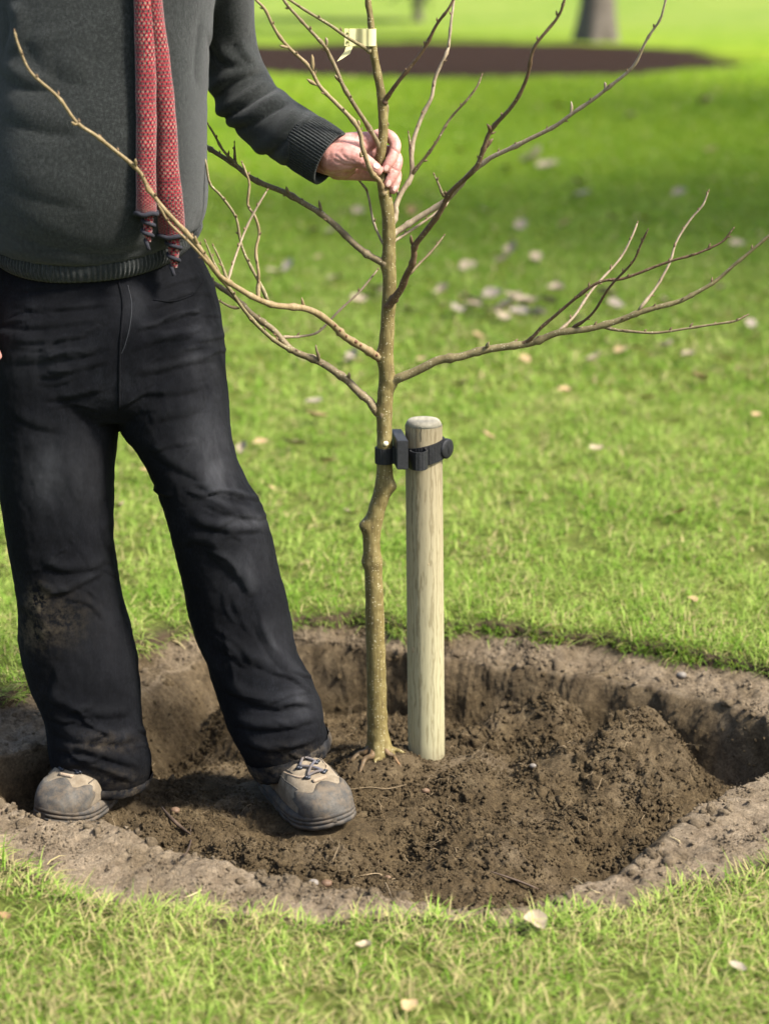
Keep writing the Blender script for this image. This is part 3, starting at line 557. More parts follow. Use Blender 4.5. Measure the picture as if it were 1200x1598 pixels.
branch('left_front', [(601,560,-.002,9),(592,556,-.006,7.4),(567,543,-.03,6.6),(543,528,-.06,6.2),(517,507,-.09,5.8),(480,483,-.13,5.5),(433,478,-.18,5.2),(407,468,-.21,5),(367,447,-.25,4.6),(337,422,-.28,4.3),(300,373,-.31,4),(237,303,-.34,3.6),(213,263,-.35,3.4),(157,217,-.37,3.1),(123,193,-.38,2.9),(93,153,-.39,2.7),(50,113,-.4,2.4),(30,73,-.4,2.1),(24,48,-.4,1.8)], M_TAN, [
  ([(404,470,-.21,3),(403,445,-.2,2.8),(403,423,-.2,2.7),(400,390,-.19,2.6),(405,363,-.18,2.5),(398,337,-.18,2.3),(387,320,-.17,2.2),(390,287,-.17,2.1),(383,265,-.17,1.9),(378,253,-.17,1.6)], M_TAN),
  ([(420,472,-.19,2.9),(397,427,-.17,2.6),(378,383,-.15,2.4),(368,340,-.14,2.3),(347,307,-.13,2.2),(328,287,-.12,2.1),(322,253,-.11,2),(313,242,-.105,1.7)], M_OLIVE),
  ([(360,445,-.26,2.4),(358,430,-.25,2.2),(383,360,-.2,2),(400,325,-.19,1.9),(417,297,-.18,1.6)], M_PALE),
  ([(330,416,-.285,2.6),(300,383,-.33,2.2),(267,350,-.35,2),(247,320,-.36,1.7)], M_TAN),
  ([(356,440,-.26,2.2),(345,410,-.25,2),(333,383,-.25,1.8)], M_OLIVE),
  ([(345,430,-.27,2),(332,405,-.26,1.8),(321,377,-.26,1.5)], M_OLIVE)],
  [[(476,482,-.13,2.4),(473,474,-.135,2),(471,464,-.14,1.6)],[(237,303,-.34,2.6),(230,296,-.35,2.2),(229,288,-.355,1.8)],[(123,193,-.38,2.4),(117,194,-.385,2),(112,190,-.39,1.5)],[(213,263,-.35,2.3),(212,255,-.355,2),(212,248,-.36,1.6)],[(310,385,-.3,2.6),(306,376,-.31,2.3),(305,368,-.315,1.9)]])
o_lf = BR['left_front']
for px, py in ((518,507),(527,514),(538,523),(549,532),(558,539),(583,553)):
    k = int(np.argmin(np.linalg.norm(to_px(o_lf[1][:, :3]) - np.array([px, py]), axis=1))); t = o_lf[1][k+1, :3]-o_lf[1][k-1, :3]; t /= np.linalg.norm(t); q = o_lf[1][k, :3]; r = o_lf[2][k]
    fd = np.array([0.1, -1, 0.5]); fd -= t*fd.dot(t); fd /= np.linalg.norm(fd)
    V, Q, T = loft(tube_rings(np.array([q+fd*r*.6-t*.004, q+fd*r*.75-t*.002, q+fd*r*.78, q+fd*r*.75+t*.002, q+fd*r*.6+t*.004]), np.array([.1, .32, .4, .32, .1])*r*1.15, 8)); link('bark_scar', mesh_arr('bark_scar', V, Q, T), M_SCAR, o_lf[0])
branch('low_left', [(600,648,-.002,9),(587,639,-.004,7.6),(573,624,.0,7),(547,598,.01,6.6),(503,570,.02,6.2),(457,547,.03,5.6),(427,517,.04,5.1),(390,487,.06,4.7),(363,463,.08,4.4),(327,437,.12,4),(290,410,.16,3.5)], M_GREY, [
  ([(460,549,.03,4),(440,538,.025,3.7),(417,523,.02,3.4),(387,490,.01,3.1),(360,453,.0,2.8),(340,430,-.01,2.6),(322,400,-.02,2.3),(305,372,-.02,2)], M_OLIVE),
  ([(440,526,.04,2.4),(467,525,.06,2.1),(497,518,.07,2),(527,487,.08,1.9),(563,453,.09,1.8),(590,420,.1,1.6)], M_PALE),
  ([(374,481,.07,2.3),(357,478,.06,2),(335,465,.05,1.7)], M_GREY)],
  [[(498,567,.02,2.6),(497,555,.015,2.1),(494,547,.015,1.9),(493,538,.015,1.7)],[(545,596,.01,2.2),(545,588,.008,1.9),(545,581,.006,1.6)]])
branch('behind_hand', [(604,387,.004,2.8),(598,380,.015,2.3),(583,347,.03,2.1),(573,300,.04,2),(562,283,.045,1.8),(548,262,.05,1.6)], M_PALE)

# ================================================================== STAKE, TIE, TAG
def mat_stake():
    s = NT('stake_wood'); c = s.coord('Object', (1, 1, 0.15)); w = s.node('ShaderNodeTexWave', wave_type='RINGS', rings_direction='Z'); s.l.new(c, w.inputs['Vector'])
    sh = s.node('ShaderNodeVectorMath', operation='ADD'); s.l.new(c, sh.inputs[0]); sh.inputs[1].default_value = (0.012, 0.02, 0); s.l.new(sh.outputs[0], w.inputs['Vector'])
    w.inputs['Scale'].default_value = 60; w.inputs['Distortion'].default_value = 6.5; w.inputs['Detail'].default_value = 3; w.inputs['Detail Scale'].default_value = 2.2
    fine = s.noise(s.coord('Object', (1, 1, 0.035)), 330, 5, 0.7); big = s.noise(s.coord(), 9, 4)
    col = s.ramp(w.outputs['Fac'], [(0.02, (0.205, 0.184, 0.120)), (0.25, (0.270, 0.250, 0.175)), (0.85, (0.298, 0.279, 0.198))])
    col = s.mix(0.6, col, s.ramp(fine, [(0.3, (0.80, 0.77, 0.72)), (0.5, (1, 1, 1)), (0.75, (1.08, 1.07, 1.05))]), 'MULTIPLY')
    sep = s.node('ShaderNodeSeparateXYZ'); s.l.new(s.coord(), sep.inputs[0])
    up = s.node('ShaderNodeMapRange'); s.l.new(sep.outputs[2], up.inputs[0]); up.inputs[1].default_value = 0.05; up.inputs[2].default_value = 0.62
    col = s.mix(up.outputs[0], s.mix(1.0, col, (1.02, 1.0, 0.84), 'MULTIPLY'), s.mix(1.0, col, (0.82, 0.72, 0.62), 'MULTIPLY'))   # paler and yellower wood below, darker and browner above
    low = s.node('ShaderNodeMapRange'); s.l.new(s.math('ADD', sep.outputs[2], s.math('MULTIPLY', big, 0.05)), low.inputs[0]); low.inputs[1].default_value = -0.075; low.inputs[2].default_value = -0.035
    col = s.mix(low.outputs[0], s.mix(0.5, col, (0.10, 0.075, 0.045)), col)      # earth smeared at the foot
    return s.done(col, 0.72, s.bump(s.mix(0.7, w.outputs['Fac'], fine), 0.25, 0.0016), 0.3)
M_STAKE = mat_stake()
s = NT('stake_end'); cc = s.coord(); fn = s.noise(s.coord('Object', (1, 0.25, 1)), 160, 4, .7); M_END = s.done(s.ramp(fn, [(0.3, (0.19, 0.170, 0.120)), (0.7, (0.29, 0.265, 0.20))]), 0.8, s.bump(fn, 0.5, 0.002))
SX, SY = STAKE_XY; ztop = P(661, 655, SY)[2]; xtop = P(661, 655, SY)[0]; xbot = SX - 0.002
zs = np.concatenate([np.linspace(-0.32, ztop-0.012, 90), [ztop-0.010]]); NSG = 56; a = np.linspace(0, 2*np.pi, NSG, endpoint=False); rings = []
RS = 28.9*MPP(661, 700, SY)
for z in zs:
    t = (z+0.1)/(ztop+0.1); cx = xbot + (xtop-xbot)*t; r = RS*(1.03-0.03*t); q = np.stack([np.cos(a)*3, np.sin(a)*3, np.full(NSG, z*2)], 1)
    rr_ = r*(1 + 0.012*pnoise(q, 1.0)) + 0.0006*pnoise(np.stack([np.cos(a)*3, np.sin(a)*3, np.full(NSG, z*.4)], 1), 6)
    rings.append(np.stack([cx + rr_*np.cos(a), SY + rr_*np.sin(a), np.full(NSG, z)], 1))
V, Q, T = loft(rings, False); stake = empty('wooden_stake', (SX, SY, -0.1), label='round pale timber stake driven in beside the young tree', cat='stake')
link('post', mesh_arr('post', V, Q, T), M_STAKE, stake)
top = rings[-1]; cxy = top.mean(0); rg = [top, top*[1, 1, 1] + (cxy-top)*0.13 + [0, 0, .0088], (top + (cxy-top)*0.20) + [0, 0, .0105]]
for f in (.45, .7, .9): rg.append(top + (cxy-top)*f + [0, 0, .0112])
V, Q, T = loft(rg); link('chamfered_end', mesh_arr('chamfered_end', V, Q, T), M_END, stake)
# drying cracks and a knot
M_CRACK = NT('wood_crack').done((0.05, 0.038, 0.02), 0.9)
for px, y0, y1 in ((650,664,706),(657,666,690),(643,760,830),(672,1010,1075)):
    pts = []
    for k in range(6):
        f = k/5; z = P(px, y0 + (y1-y0)*f, SY-RS)[2]; cx = xbot + (xtop-xbot)*(z+.1)/(ztop+.1); x = P(px, y0, SY-RS)[0] + 0.0006*math.sin(k*2.1); dx = np.clip((x-cx)/RS, -.95, .95)
        pts.append([x, SY - RS*math.sqrt(1-dx*dx)*1.004, z])
    tube_obj('crack', pts, np.array([.0002, .0006, .0007, .0006, .0005, .0002]), M_CRACK, stake, 4)
def on_post(px, py, lift=0.001):
    x, _, z = P(px, py, SY-RS*.9); cx = xbot + (xtop-xbot)*(z+.1)/(ztop+.1); dx = np.clip((x-cx)/RS, -.97, .97); return np.array([x, SY - (RS+lift)*math.sqrt(1-dx*dx), z]), np.array([dx, -math.sqrt(1-dx*dx), 0])
for px, py, r in ((645,1016,.0055),(668,880,.003)):
    p, nrm = on_post(px, py, -0.001); V, Q, T = loft(tube_rings(np.array([p-nrm*.003, p+nrm*.0004, p+nrm*.0016]), [r, r, r*.55], 14)); V[:, 2] = p[2] + (V[:, 2]-p[2])*1.5
    link('knot', mesh_arr('knot', V, Q, T), mat_bark('knot_wood', (.16,.12,.06), (.26,.21,.12), (.33,.28,.17)), stake)

def mat_rubber(name, col, ribs=0):
    s = NT(name); c = s.coord(); n = s.noise(c, 120, 5, .7); h = n
    if ribs:
        w = s.node('ShaderNodeTexWave', bands_direction='DIAGONAL'); s.l.new(c, w.inputs['Vector']); w.inputs['Scale'].default_value = ribs; h = s.mix(0.5, n, w.outputs['Fac'])
    return s.done(s.ramp(n, [(0.3, tuple(x*.7 for x in col)), (0.7, tuple(x*1.5 for x in col))]), 0.6, s.bump(h, .5, .002), 0.4)
M_WEB = mat_rubber('webbing', (0.008, 0.008, 0.009)); M_BLOCK = mat_rubber('rubber_block', (0.016, 0.016, 0.017)); M_BUCK = mat_rubber('buckle', (0.010, 0.010, 0.011))
tie = empty('tree_tie', P(626, 712, SY), label='black webbing strap with rubber spacer block tying tree to stake', cat='strap')
def band(name, path, h, th, mat, parent, ribs=True):
    """strap standing on edge: path of centre points (world), height h, thickness th"""
    path = catmull(np.array(path), 80); tan = np.gradient(path, axis=0); tan[:, 2] = 0; tan /= np.linalg.norm(tan, axis=1)[:, None]; nr = np.stack([tan[:, 1], -tan[:, 0], 0*tan[:, 0]], 1)
    rr_ = []
    for p, n_, k in zip(path, nr, range(80)):
        t2 = th/2*(1 + (0.25*math.sin(k*2.4) if ribs else 0)); prof = [(-1, -1), (-1, -.5), (-1, 0), (-1, .5), (-1, 1), (1, 1), (1, .5), (1, 0), (1, -.5), (1, -1)]
        rr_.append([p + n_*t2*a_ + np.array([0, 0, h/2*b_]) for a_, b_ in prof])
    V, Q, T = loft(rr_); return link(name, mesh_arr(name, V, Q, T, False), mat, parent)
m = MPP(600, 710, YT); rt = 12.6*m; tc = P(600, 710, YT)
path = [tc + [ (rt+.0015)*math.cos(t_), (rt+.0015)*math.sin(t_), 0] for t_ in np.linspace(rad(60), rad(330), 15)] + [P(622, 711, YT-.012)]
path = [P(626, 711, YT+.01)] + path
band('trunk_loop', path, 25*m, .0028, M_WEB, tie)
# spacer block: a bevelled trapezoid block between trunk and stake
def block(name, x0, x1, y0, y1, Y0, Y1, mat, parent, bev=.0025, shear=0.0):
    bm = bmesh.new(); A = P(x0, y0, Y0); B = P(x1, y1, Y0)
    vs_ = []
    for yy in (Y0, Y1):
        for (xx, zz) in ((A[0], A[2]), (B[0], A[2]), (B[0], B[2]), (A[0], B[2])):
            vs_.append(bm.verts.new((xx - (shear if yy == Y1 else 0), yy, zz)))
    for f in ((0, 1, 2, 3), (7, 6, 5, 4), (0, 4, 5, 1), (1, 5, 6, 2), (2, 6, 7, 3), (3, 7, 4, 0)): bm.faces.new([vs_[i] for i in f])
    bmesh.ops.recalc_face_normals(bm, faces=bm.faces); bmesh.ops.bevel(bm, geom=bm.edges, offset=bev, segments=2, affect='EDGES')
    me = bpy.data.meshes.new(name); bm.to_mesh(me); bm.free(); return link(name, me, mat, parent)
block('spacer_block', 619.5, 637, 688, 733, YT-.045, YT+.05, M_BLOCK, tie, .0013, 0.012)
# strap round the stake, a slack loop and the button
cxs = xbot + (xtop-xbot)*((P(661, 708, SY)[2]+.1)/(ztop+.1)); zst = P(661, 712, SY-RS)[2]
slope = 14*MPP(661, 710, SY)/(2*RS)
path = [np.array([cxs + (RS+.002)*math.cos(t_), SY + (RS+.002)*math.sin(t_), zst + slope*(RS*math.cos(t_))]) for t_ in np.linspace(rad(150), rad(385), 24)]
band('stake_strap', path, 31*m, .003, M_WEB, tie)
path = [np.array([cxs + (RS+.0045)*math.cos(t_), SY + (RS+.0045)*math.sin(t_), zst + slope*(RS*math.cos(t_))]) for t_ in np.linspace(rad(345), rad(275), 8)]
lp = [P(664, 714, SY-RS-.014), P(666, 717, SY-RS-.030), P(660, 720, SY-RS-.042), P(648, 720, SY-RS-.042), P(641, 718, SY-RS-.026), P(641, 716, SY-RS-.010)]
band('slack_loop', path + lp, 29*m, .0028, M_WEB, tie)
bp = P(697, 700, SY-.012); nv = np.array([0.80, -0.60, 0.0]); rb = 16*m
V, Q, T = loft(tube_rings(np.array([bp-nv*.006, bp-nv*.005, bp+nv*.002, bp+nv*.004, bp+nv*.0045]), [rb*.6, rb, rb, rb*.88, rb*.5], 24)); button = link('button', mesh_arr('button', V, Q, T), M_BUCK, tie)
tube_obj('slot', [bp+nv*.0046+[0, 0, -rb*.5], bp+nv*.0046+[0, 0, rb*.5]], [.0009, .0009], M_WEB, button, 5)

# yellow tag
s = NT('tag_paper'); n_ = s.noise(s.coord(), 60, 4); s.done(s.ramp(n_, [(0.3, (0.72, 0.67, 0.33)), (0.7, (0.80, 0.76, 0.44))]), 0.55)
tr_ = s.node('ShaderNodeBsdfTranslucent'); tr_.inputs[0].default_value = (0.8, 0.72, 0.25, 1); mx = s.node('ShaderNodeMixShader'); mx.inputs[0].default_value = 0.3; s.l.new(s.b.outputs[0], mx.inputs[1]); s.l.new(tr_.outputs[0], mx.inputs[2]); s.l.new(mx.outputs[0], s.out.inputs[0]); M_TAG = s.m
M_HOLE = NT('tag_hole').done((0.22, 0.24, 0.07), 0.9)
tag = empty('plant_tag', P(575, 58, YT-.01), label='pale yellow plastic tag looped around the top of the young trunk', cat='tag')
mt = MPP(578, 58, YT); tcx = P(577, 58, YT)
path = [tcx + [(8.5*mt)*math.cos(t_), (8.5*mt)*math.sin(t_), 0] for t_ in np.linspace(rad(200), rad(-120), 16)][::1]
path = [P(545, 58, YT-.006), P(556, 58, YT-.004), P(565, 58, YT-.009)] + [tcx + [10*mt*math.cos(t_), 10*mt*math.sin(t_), 0] for t_ in np.linspace(rad(240), rad(500), 14)] + [P(566, 58, YT+.006), P(552, 58, YT+.004)]
band('loop', path, 26*mt, .0006, M_TAG, tag, False)
fl = band('flap', [P(537.5, 58, YT-.006), P(548, 58.5, YT-.005), P(560, 58, YT-.003)], 26.5*mt, .0006, M_TAG, tag, False)
for py in (51.5, 65):
    q = P(543, py, YT-.0068); V, Q, T = loft(tube_rings(np.array([q, q+[0, -.0004, 0]]), [1.9*mt]*2, 12)); link('punch_hole', mesh_arr('punch_hole', V, Q, T), M_HOLE, fl)
tl = [(546,71,-.004,6.5),(542,82,-.008,6),(533,90,-.012,3.2),(526,96,-.014,.3)]; L_, R_ = [], []
for px, py, dy, w in tl: L_.append(P(px-w*.7, py-w*.3, YT+dy)); R_.append(P(px+w*.7, py+w*.3, YT+dy-.002))
V = np.concatenate([L_, R_, np.array(L_)+[0, .0006, 0], np.array(R_)+[0, .0006, 0]]); Qt = []
for k in range(3): Qt += [[k, k+1, 5+k, 4+k], [8+k, 12+k, 13+k, 9+k], [k, 8+k, 9+k, k+1], [4+k, 5+k, 13+k, 12+k]]
link('tail', mesh_arr('tail', V, Qt, None, False), M_TAG, tag)

# ================================================================== OTHER TREES
M_OLDBARK = mat_bark('old_bark', (0.040, 0.031, 0.024), (0.085, 0.068, 0.053), (0.15, 0.125, 0.10), 0, 0.25)
def leaf_mat(name, c0, c1):
    s = NT(name); c = s.coord(); n = s.noise(c, 3, 3); col = s.ramp(n, [(0.3, c0), (0.7, c1)]); s.done(col, 0.6, spec=.3)
    t = s.node('ShaderNodeBsdfTranslucent'); s.l.new(col, t.inputs[0]); mx = s.node('ShaderNodeMixShader'); mx.inputs[0].default_value = .25; s.l.new(s.b.outputs[0], mx.inputs[1]); s.l.new(t.outputs[0], mx.inputs[2]); s.l.new(mx.outputs[0], s.out.inputs[0]); return s.m
M_LEAF = leaf_mat('evergreen_leaf', (0.020, 0.045, 0.010), (0.045, 0.085, 0.018))
def tree(name, base, h, r0, crown_c, crown_r, nleaf, seed, leafsize, leafmat, **kw):
    r2 = np.random.default_rng(seed); root = empty(name, base, **kw); b = np.array(base, float); parts = []
    hh = np.array([-.1, 0, .06, .15, .3, .5, .75, 1.0])*h*0.62; rr_ = r0*np.array([1.75, 1.45, 1.15, 1.0, .92, .8, .6, .3])
    pts = b + np.stack([0.04*h*np.sin(hh*.35)*(hh > .2*h), 0*hh, hh], 1); a = catmull(np.concatenate([pts, rr_[:, None]], 1), 60); rg = tube_rings(a[:, :3], a[:, 3], 28)
    f = rg.reshape(-1, 3); ax = np.repeat(a[:, :3], 28, 0); dv = f-ax; dn = dv/np.linalg.norm(dv, axis=1)[:, None]; th = np.arctan2(dv[:, 1], dv[:, 0]); fl = np.exp(-(f[:, 2]-b[2])/(1.2*r0)); f = f + dn*(r0*(0.25*fl*np.cos(5*th+seed) + 0.06*pnoise(f*[1, 1, .25], 5)))[:, None]
    V, Q, T = loft(f.reshape(60, 28, 3)); link('trunk', mesh_arr('trunk', V, Q, T), M_OLDBARK, root)
    cc = b + np.array(crown_c); cr = np.array(crown_r)
    for k in range(14):
        t0 = r2.uniform(.35, .95); st = a[int(t0*59), :3]; u = r2.normal(size=3); u[2] = abs(u[2])*.8; u /= np.linalg.norm(u); en = cc + u*cr*r2.uniform(.7, 1)
        mid = (st+en)/2 + r2.normal(0, .06*h, 3)*[1, 1, .5]; rs = a[int(t0*59), 3]*.45; tube_obj('limb', [st, mid, en], [rs, rs*.55, rs*.12], M_OLDBARK, root, 7, 14)
    if nleaf:
        nc = 70; u = r2.normal(size=(nc, 3)); u /= np.linalg.norm(u, axis=1)[:, None]; cl = cc + u*cr*(r2.random((nc, 1))**.4); k = r2.integers(0, nc, nleaf)
        p = cl[k] + r2.normal(size=(nleaf, 3))*cr*.13; d1 = r2.normal(size=(nleaf, 3)); d1 /= np.linalg.norm(d1, axis=1)[:, None]; d2 = np.cross(d1, r2.normal(size=(nleaf, 3))); d2 /= np.linalg.norm(d2, axis=1)[:, None]
        sz = leafsize*r2.uniform(.6, 1.3, (nleaf, 1)); V = np.stack([p-d1*sz, p+d2*sz*.45, p+d1*sz, p-d2*sz*.45], 1).reshape(-1, 3)
        link('crown', mesh_arr('crown', V, np.arange(nleaf*4).reshape(-1, 4), None, False), leafmat, root)
    return root
q = G(931, 64); tree('park_tree', (q[0], q[1], 0), 15, 23.5*MPP(931, 50, q[1]), (0, 0, 9.5), (4.5, 4.5, 5), 0, 3, .1, None, label='old grey trunked tree standing behind the dark mulch bed', cat='tree')
q = G(652, 34); tree('small_tree', (q[0], q[1], 0), 3.4, .06, (0, 0, 1.75), (1.0, 1.0, 1.25), 5000, 5, .07, leaf_mat('far_leaf', (.03, .06, .012), (.06, .10, .02)), label='small dark leafy tree far across the lawn', cat='tree')
for k, (x, y, h) in enumerate(((9.5, 8.5, 13), (12.0, 14.0, 14))):
    tree('evergreen_tree', (x, y, 0), h, .32, (0, 0, h*.64), (4.6, 4.6, h*.30), 5200, 20+k, .15, M_LEAF, label=('leafy evergreen tree whose shade falls just beyond the hole', 'taller leafy evergreen tree whose shade falls towards the mulch bed')[k], cat='tree', group='evergreens beside the lawn')

# ================================================================== FALLEN LEAVES, PEBBLES, TWIGS
def leaf_mesh(seed):
    r2 = np.random.default_rng(seed); nu, nv_ = 9, 5; V = []
    curl = r2.uniform(.15, .7); tw = r2.normal(0, .3)
    for i in range(nu):
        t = i/(nu-1); w = (math.sin(math.pi*t**.8)**.8)*(0.36 + 0.05*math.sin(9*t+seed)) + .012
        for j in range(nv_):
            s_ = j/(nv_-1)*2-1; lob = 1 + .18*math.sin(11*t + seed + s_*2); V.append((t-.5, s_*w*lob, curl*(abs(s_)**1.6)*w + .28*curl*(2*t-1)**2 + tw*s_*w*(t-.5) + r2.normal(0, .008)))
    V = np.array(V); Qd = grid_faces(nu, nv_, False); n = len(V); V2 = np.concatenate([V, V - [0, 0, .012]])
    return mesh_arr('fallen_leaf', V2, np.concatenate([Qd, (Qd+n)[:, ::-1]]))
def mat_leaf(name, c0, c1):
    s = NT(name); n = s.noise(s.coord('Object', (1, 1, 1)), 5, 5, .7); c = s.ramp(n, [(.3, c0), (.7, c1)]); return s.done(c, .6, s.bump(n, .4, .01), .3)
LM = [mat_leaf('leaf_beige', (.21, .16, .095), (.33, .27, .18)), mat_leaf('leaf_brown', (.15, .085, .035), (.25, .16, .075)), mat_leaf('leaf_grey', (.20, .165, .12), (.31, .26, .195)), mat_leaf('leaf_tan', (.24, .16, .07), (.38, .27, .14))]
LMESH = []
for k in range(12):
    mm = leaf_mesh(k); mm.materials.append(LM[k % 4]); LMESH.append(mm)
def leaf(px, py, size_px, k, label, z=.012, tilt=.35, group=None):
    g = G(px, py, z); o = bpy.data.objects.new('fallen_leaf', LMESH[k % 12]); COL.objects.link(o); o.location = g; s_ = size_px*MPP(px, py, g[1]); o.scale = (s_,)*3
    o.rotation_euler = (random.uniform(-tilt, tilt)+.15, random.uniform(-tilt, tilt), random.uniform(0, 6.28)); props(o, label, 'leaf', group); return o
NEARL = [(568,1478,38,0,'pale torn dry leaf on the grass below the hole'),(838,1440,46,0,'long pale curled leaf at the rim of the hole beside the grass'),(8,1430,22,1,'small brown leaf on grass before the trodden rim'),(640,1568,34,3,'tan leaf sunk in the foreground grass'),(1150,1510,30,6,'greyish leaf half hidden in the foreground grass'),(1080,935,24,3,'tan leaf in the long grass above the far rim')]
for a_ in NEARL: leaf(a_[0], a_[1], a_[2], a_[3], a_[4], .02)
FARL = [(728,466,30,0),(758,484,34,2),(800,466,30,0),(822,474,34,0),(836,492,28,2),(784,494,30,0),(712,482,24,2),(866,452,26,0),(900,500,26,0),(560,470,26,0),(600,452,28,0),(450,415,26,2),(520,360,22,0),(680,380,22,0),(745,525,22,3),(1000,505,24,0),(1040,540,22,2),(855,258,34,0),(790,262,30,2),(750,470,34,2),(790,480,40,0),(812,488,32,2),(740,478,28,0),(770,462,30,2),(525,433,26,0),(585,450,34,2),(430,425,28,0),(550,556,30,0),(545,560,22,2),(490,628,24,2),(495,650,30,3),(458,693,34,0),(405,690,22,3),(780,398,22,3),(835,402,24,0),(900,285,28,0),(906,305,26,2),(832,248,40,2),(812,352,26,0),(786,405,24,0),(970,545,24,3),(992,543,22,3),(1073,555,26,0),(1130,560,26,3),(945,460,30,0),(960,478,26,2),(1110,235,22,3),(1100,160,24,0),(955,340,20,1),(730,415,26,0),(660,560,22,3),(1060,300,22,0),(1125,450,24,0),(1170,505,22,2),(880,610,22,3),(930,560,26,0),(1010,620,22,3),(720,600,22,0),(820,560,20,3),(350,520,20,0),(470,560,22,0),(500,400,20,3),(640,485,22,0),(855,470,28,2),(690,455,26,0),(1040,470,22,0),(880,350,20,3),(380,700,24,0),(420,760,24,3),(245,710,22,2),(230,735,20,3),(190,790,20,0),(510,720,22,3),(760,680,20,3),(1090,590,26,1),(985,180,22,0),(1000,340,22,3),(760,330,20,0),(720,235,18,3),(560,330,20,0),(490,360,22,0),(450,250,18,3),(1150,380,22,0),(870,165,20,3),(800,390,26,0),(640,330,20,1),(1180,650,24,3),(930,700,22,0),(810,770,22,3),(1060,800,20,1),(545,800,22,0)]
def leaf_where(px, py):
    if 715 < px < 870 and 455 < py < 495: return 'in the clump of leaves behind the right twigs'
    if py < 260: return 'on the shaded grass before the mulch bed'
    if py < 385: return 'on the shaded grass behind the upper branches'
    if px < 340: return 'on the grass seen between the legs'
    if px < 600: return 'on the grass between the man and the trunk' if py < 600 else 'on the grass left of the trunk below its lowest branch'
    if py > 640: return 'on the sunny grass right of the stake'
    return 'on the grass behind the lowest right branch' if px > 820 else 'on the grass just right of the trunk'
for px, py, sz, k in FARL: leaf(px, py, sz*1.15, k + 4*random.randint(0, 2), ('pale beige', 'dark brown', 'greyish', 'tan')[k % 4] + ' fallen leaf ' + leaf_where(px, py), .034, .5, 'fallen leaves on the lawn beyond the hole')
# bits of straw and small roots on the rim and in the earth
def soil_at(px, py):
    d = np.linalg.norm(to_px(soilV) - np.array([px, py]), axis=1); k = np.where(d < 6)[0]
    if len(k) == 0: k = np.array([np.argmin(d)])
    return soilV[k[np.argmin(soilV[k, 1])]]
_spx = to_px(soilV)
def soil_at(px, py):
    d = np.hypot(_spx[:, 0]-px, _spx[:, 1]-py); k = np.where(d < 5)[0]
    if len(k) == 0: k = np.array([np.argmin(d)])
    return soilV[k[np.argmin(soilV[k, 1])]]
M_STRAW = NT('straw').done((.36, .29, .15), .6); M_DROOT = mat_bark('dark_root', (.03, .02, .012), (.055, .035, .022), (.09, .06, .04))
def strand(name, pts, r, mat, label, cat, lift=.003):
    w = [soil_at(a_, b_) + [0, 0, lift] for a_, b_ in pts]; n = len(w); rr_ = np.full(n, r); rr_[0] *= .5; rr_[-1] *= .4
    return tube_obj(name, w, rr_, mat, None, 6, 8*n, label=label, cat=cat)
strand('root_strand', [(770,1363),(800,1372),(830,1382),(855,1398),(870,1410)], .0022, M_DROOT, 'dark bent root lying in the near corner of the hole', 'root', .004)
strand('root_strand', [(252,1258),(268,1274),(284,1292),(296,1302)], .0035, M_DROOT, 'thick brown root fragment between the two boots', 'root', .004)
strand('root_strand', [(296,1288),(298,1310),(290,1330),(284,1338)], .0018, M_DROOT, 'thin black root curving down behind the near rim', 'root', .004)
strand('root_strand', [(565,1365),(590,1362),(602,1378),(612,1400)], .0010, M_FIB, 'pale thread of root hooked over the loose earth', 'root')
strand('root_strand', [(540,1230),(575,1226),(605,1228),(630,1224)], .0008, M_FIB, 'pale thread of root beside the boot toe', 'root')
strand('straw_stalk', [(892,1368),(920,1386),(935,1394)], .0012, M_STRAW, 'bent straw stalk at the near right lip of the hole', 'straw')
strand('straw_stalk', [(288,1400),(300,1396),(312,1392)], .0014, M_STRAW, 'pale chip of straw on the trodden near rim', 'straw')
strand('straw_stalk', [(1045,1303),(1055,1310),(1062,1314)], .0011, M_STRAW, 'short straw stalk on the right rim edge', 'straw')
strand('straw_stalk', [(262,985),(280,1002),(292,1012)], .0020, M_STRAW, 'straw stalk on the bank seen between the legs', 'straw')
M_PEB = [mat_bark('pebble_brown', (.07, .04, .022), (.11, .065, .038), (.15, .10, .06)), mat_bark('pebble_grey', (.10, .085, .07), (.15, .13, .11), (.2, .18, .15))]
for px, py, rpx, k, lb in ((513,1378,8.5,0,'round brown pebble in the loose earth by the near rim'),(665,1231,6,0,'reddish brown pebble lying before the timber stake'),(487,1376,8,1,'grey pebble beside the round brown pebble'),(272,1262,7,0,'brown pebble between the two boots'),(832,1192,5,1,'small pale stone in the hollow right of the stake'),(606,1366,5,0,'little brown pebble left of the root thread'),(1066,1052,7,1,'dark flat stone on the far bare rim')):
    p = soil_at(px, py); r = rpx*MPP(px, py, p[1]); U, T = unit_clod(3); U = U*[1.1, .9, .75]; U = U*(1 + .10*pnoise(U + px, 1.3))[:, None]
    link('pebble', mesh_arr('pebble', U*r + p + [0, 0, r*.3], None, T), M_PEB[k], label=lb, cat='stone')

# ================================================================== PERSON
def ring_rows(rows, nr, ns=72, ex=2.3, shrink=0.0, close=0):
    """rows: (xl, yl, xr, yr, Y centre, half depth, front drop) photo outline of each cross-section -> rings"""
    R = catmull(np.array(rows, float), nr); a = np.linspace(0, 2*np.pi, ns, endpoint=False); c, s_ = np.cos(a), np.sin(a)
    c = np.sign(c)*np.abs(c)**(2/ex); s_ = np.sign(s_)*np.abs(s_)**(2/ex); out = []
    for xl, yl, xr, yr, Y, hd, dr in R:
        A, B = P(xl, yl, Y), P(xr, yr, Y); ce = (A+B)/2; ax = (B-A)/2; L = np.linalg.norm(ax); ax = ax*(L-shrink)/L
        out.append(ce + c[:, None]*ax + s_[:, None]*np.array([0, hd-shrink, 0]) - np.array([0, 0, 1])*(dr*np.clip(-s_, 0, 1)**1.5)[:, None])
    return np.array(out)
YB = 3.66
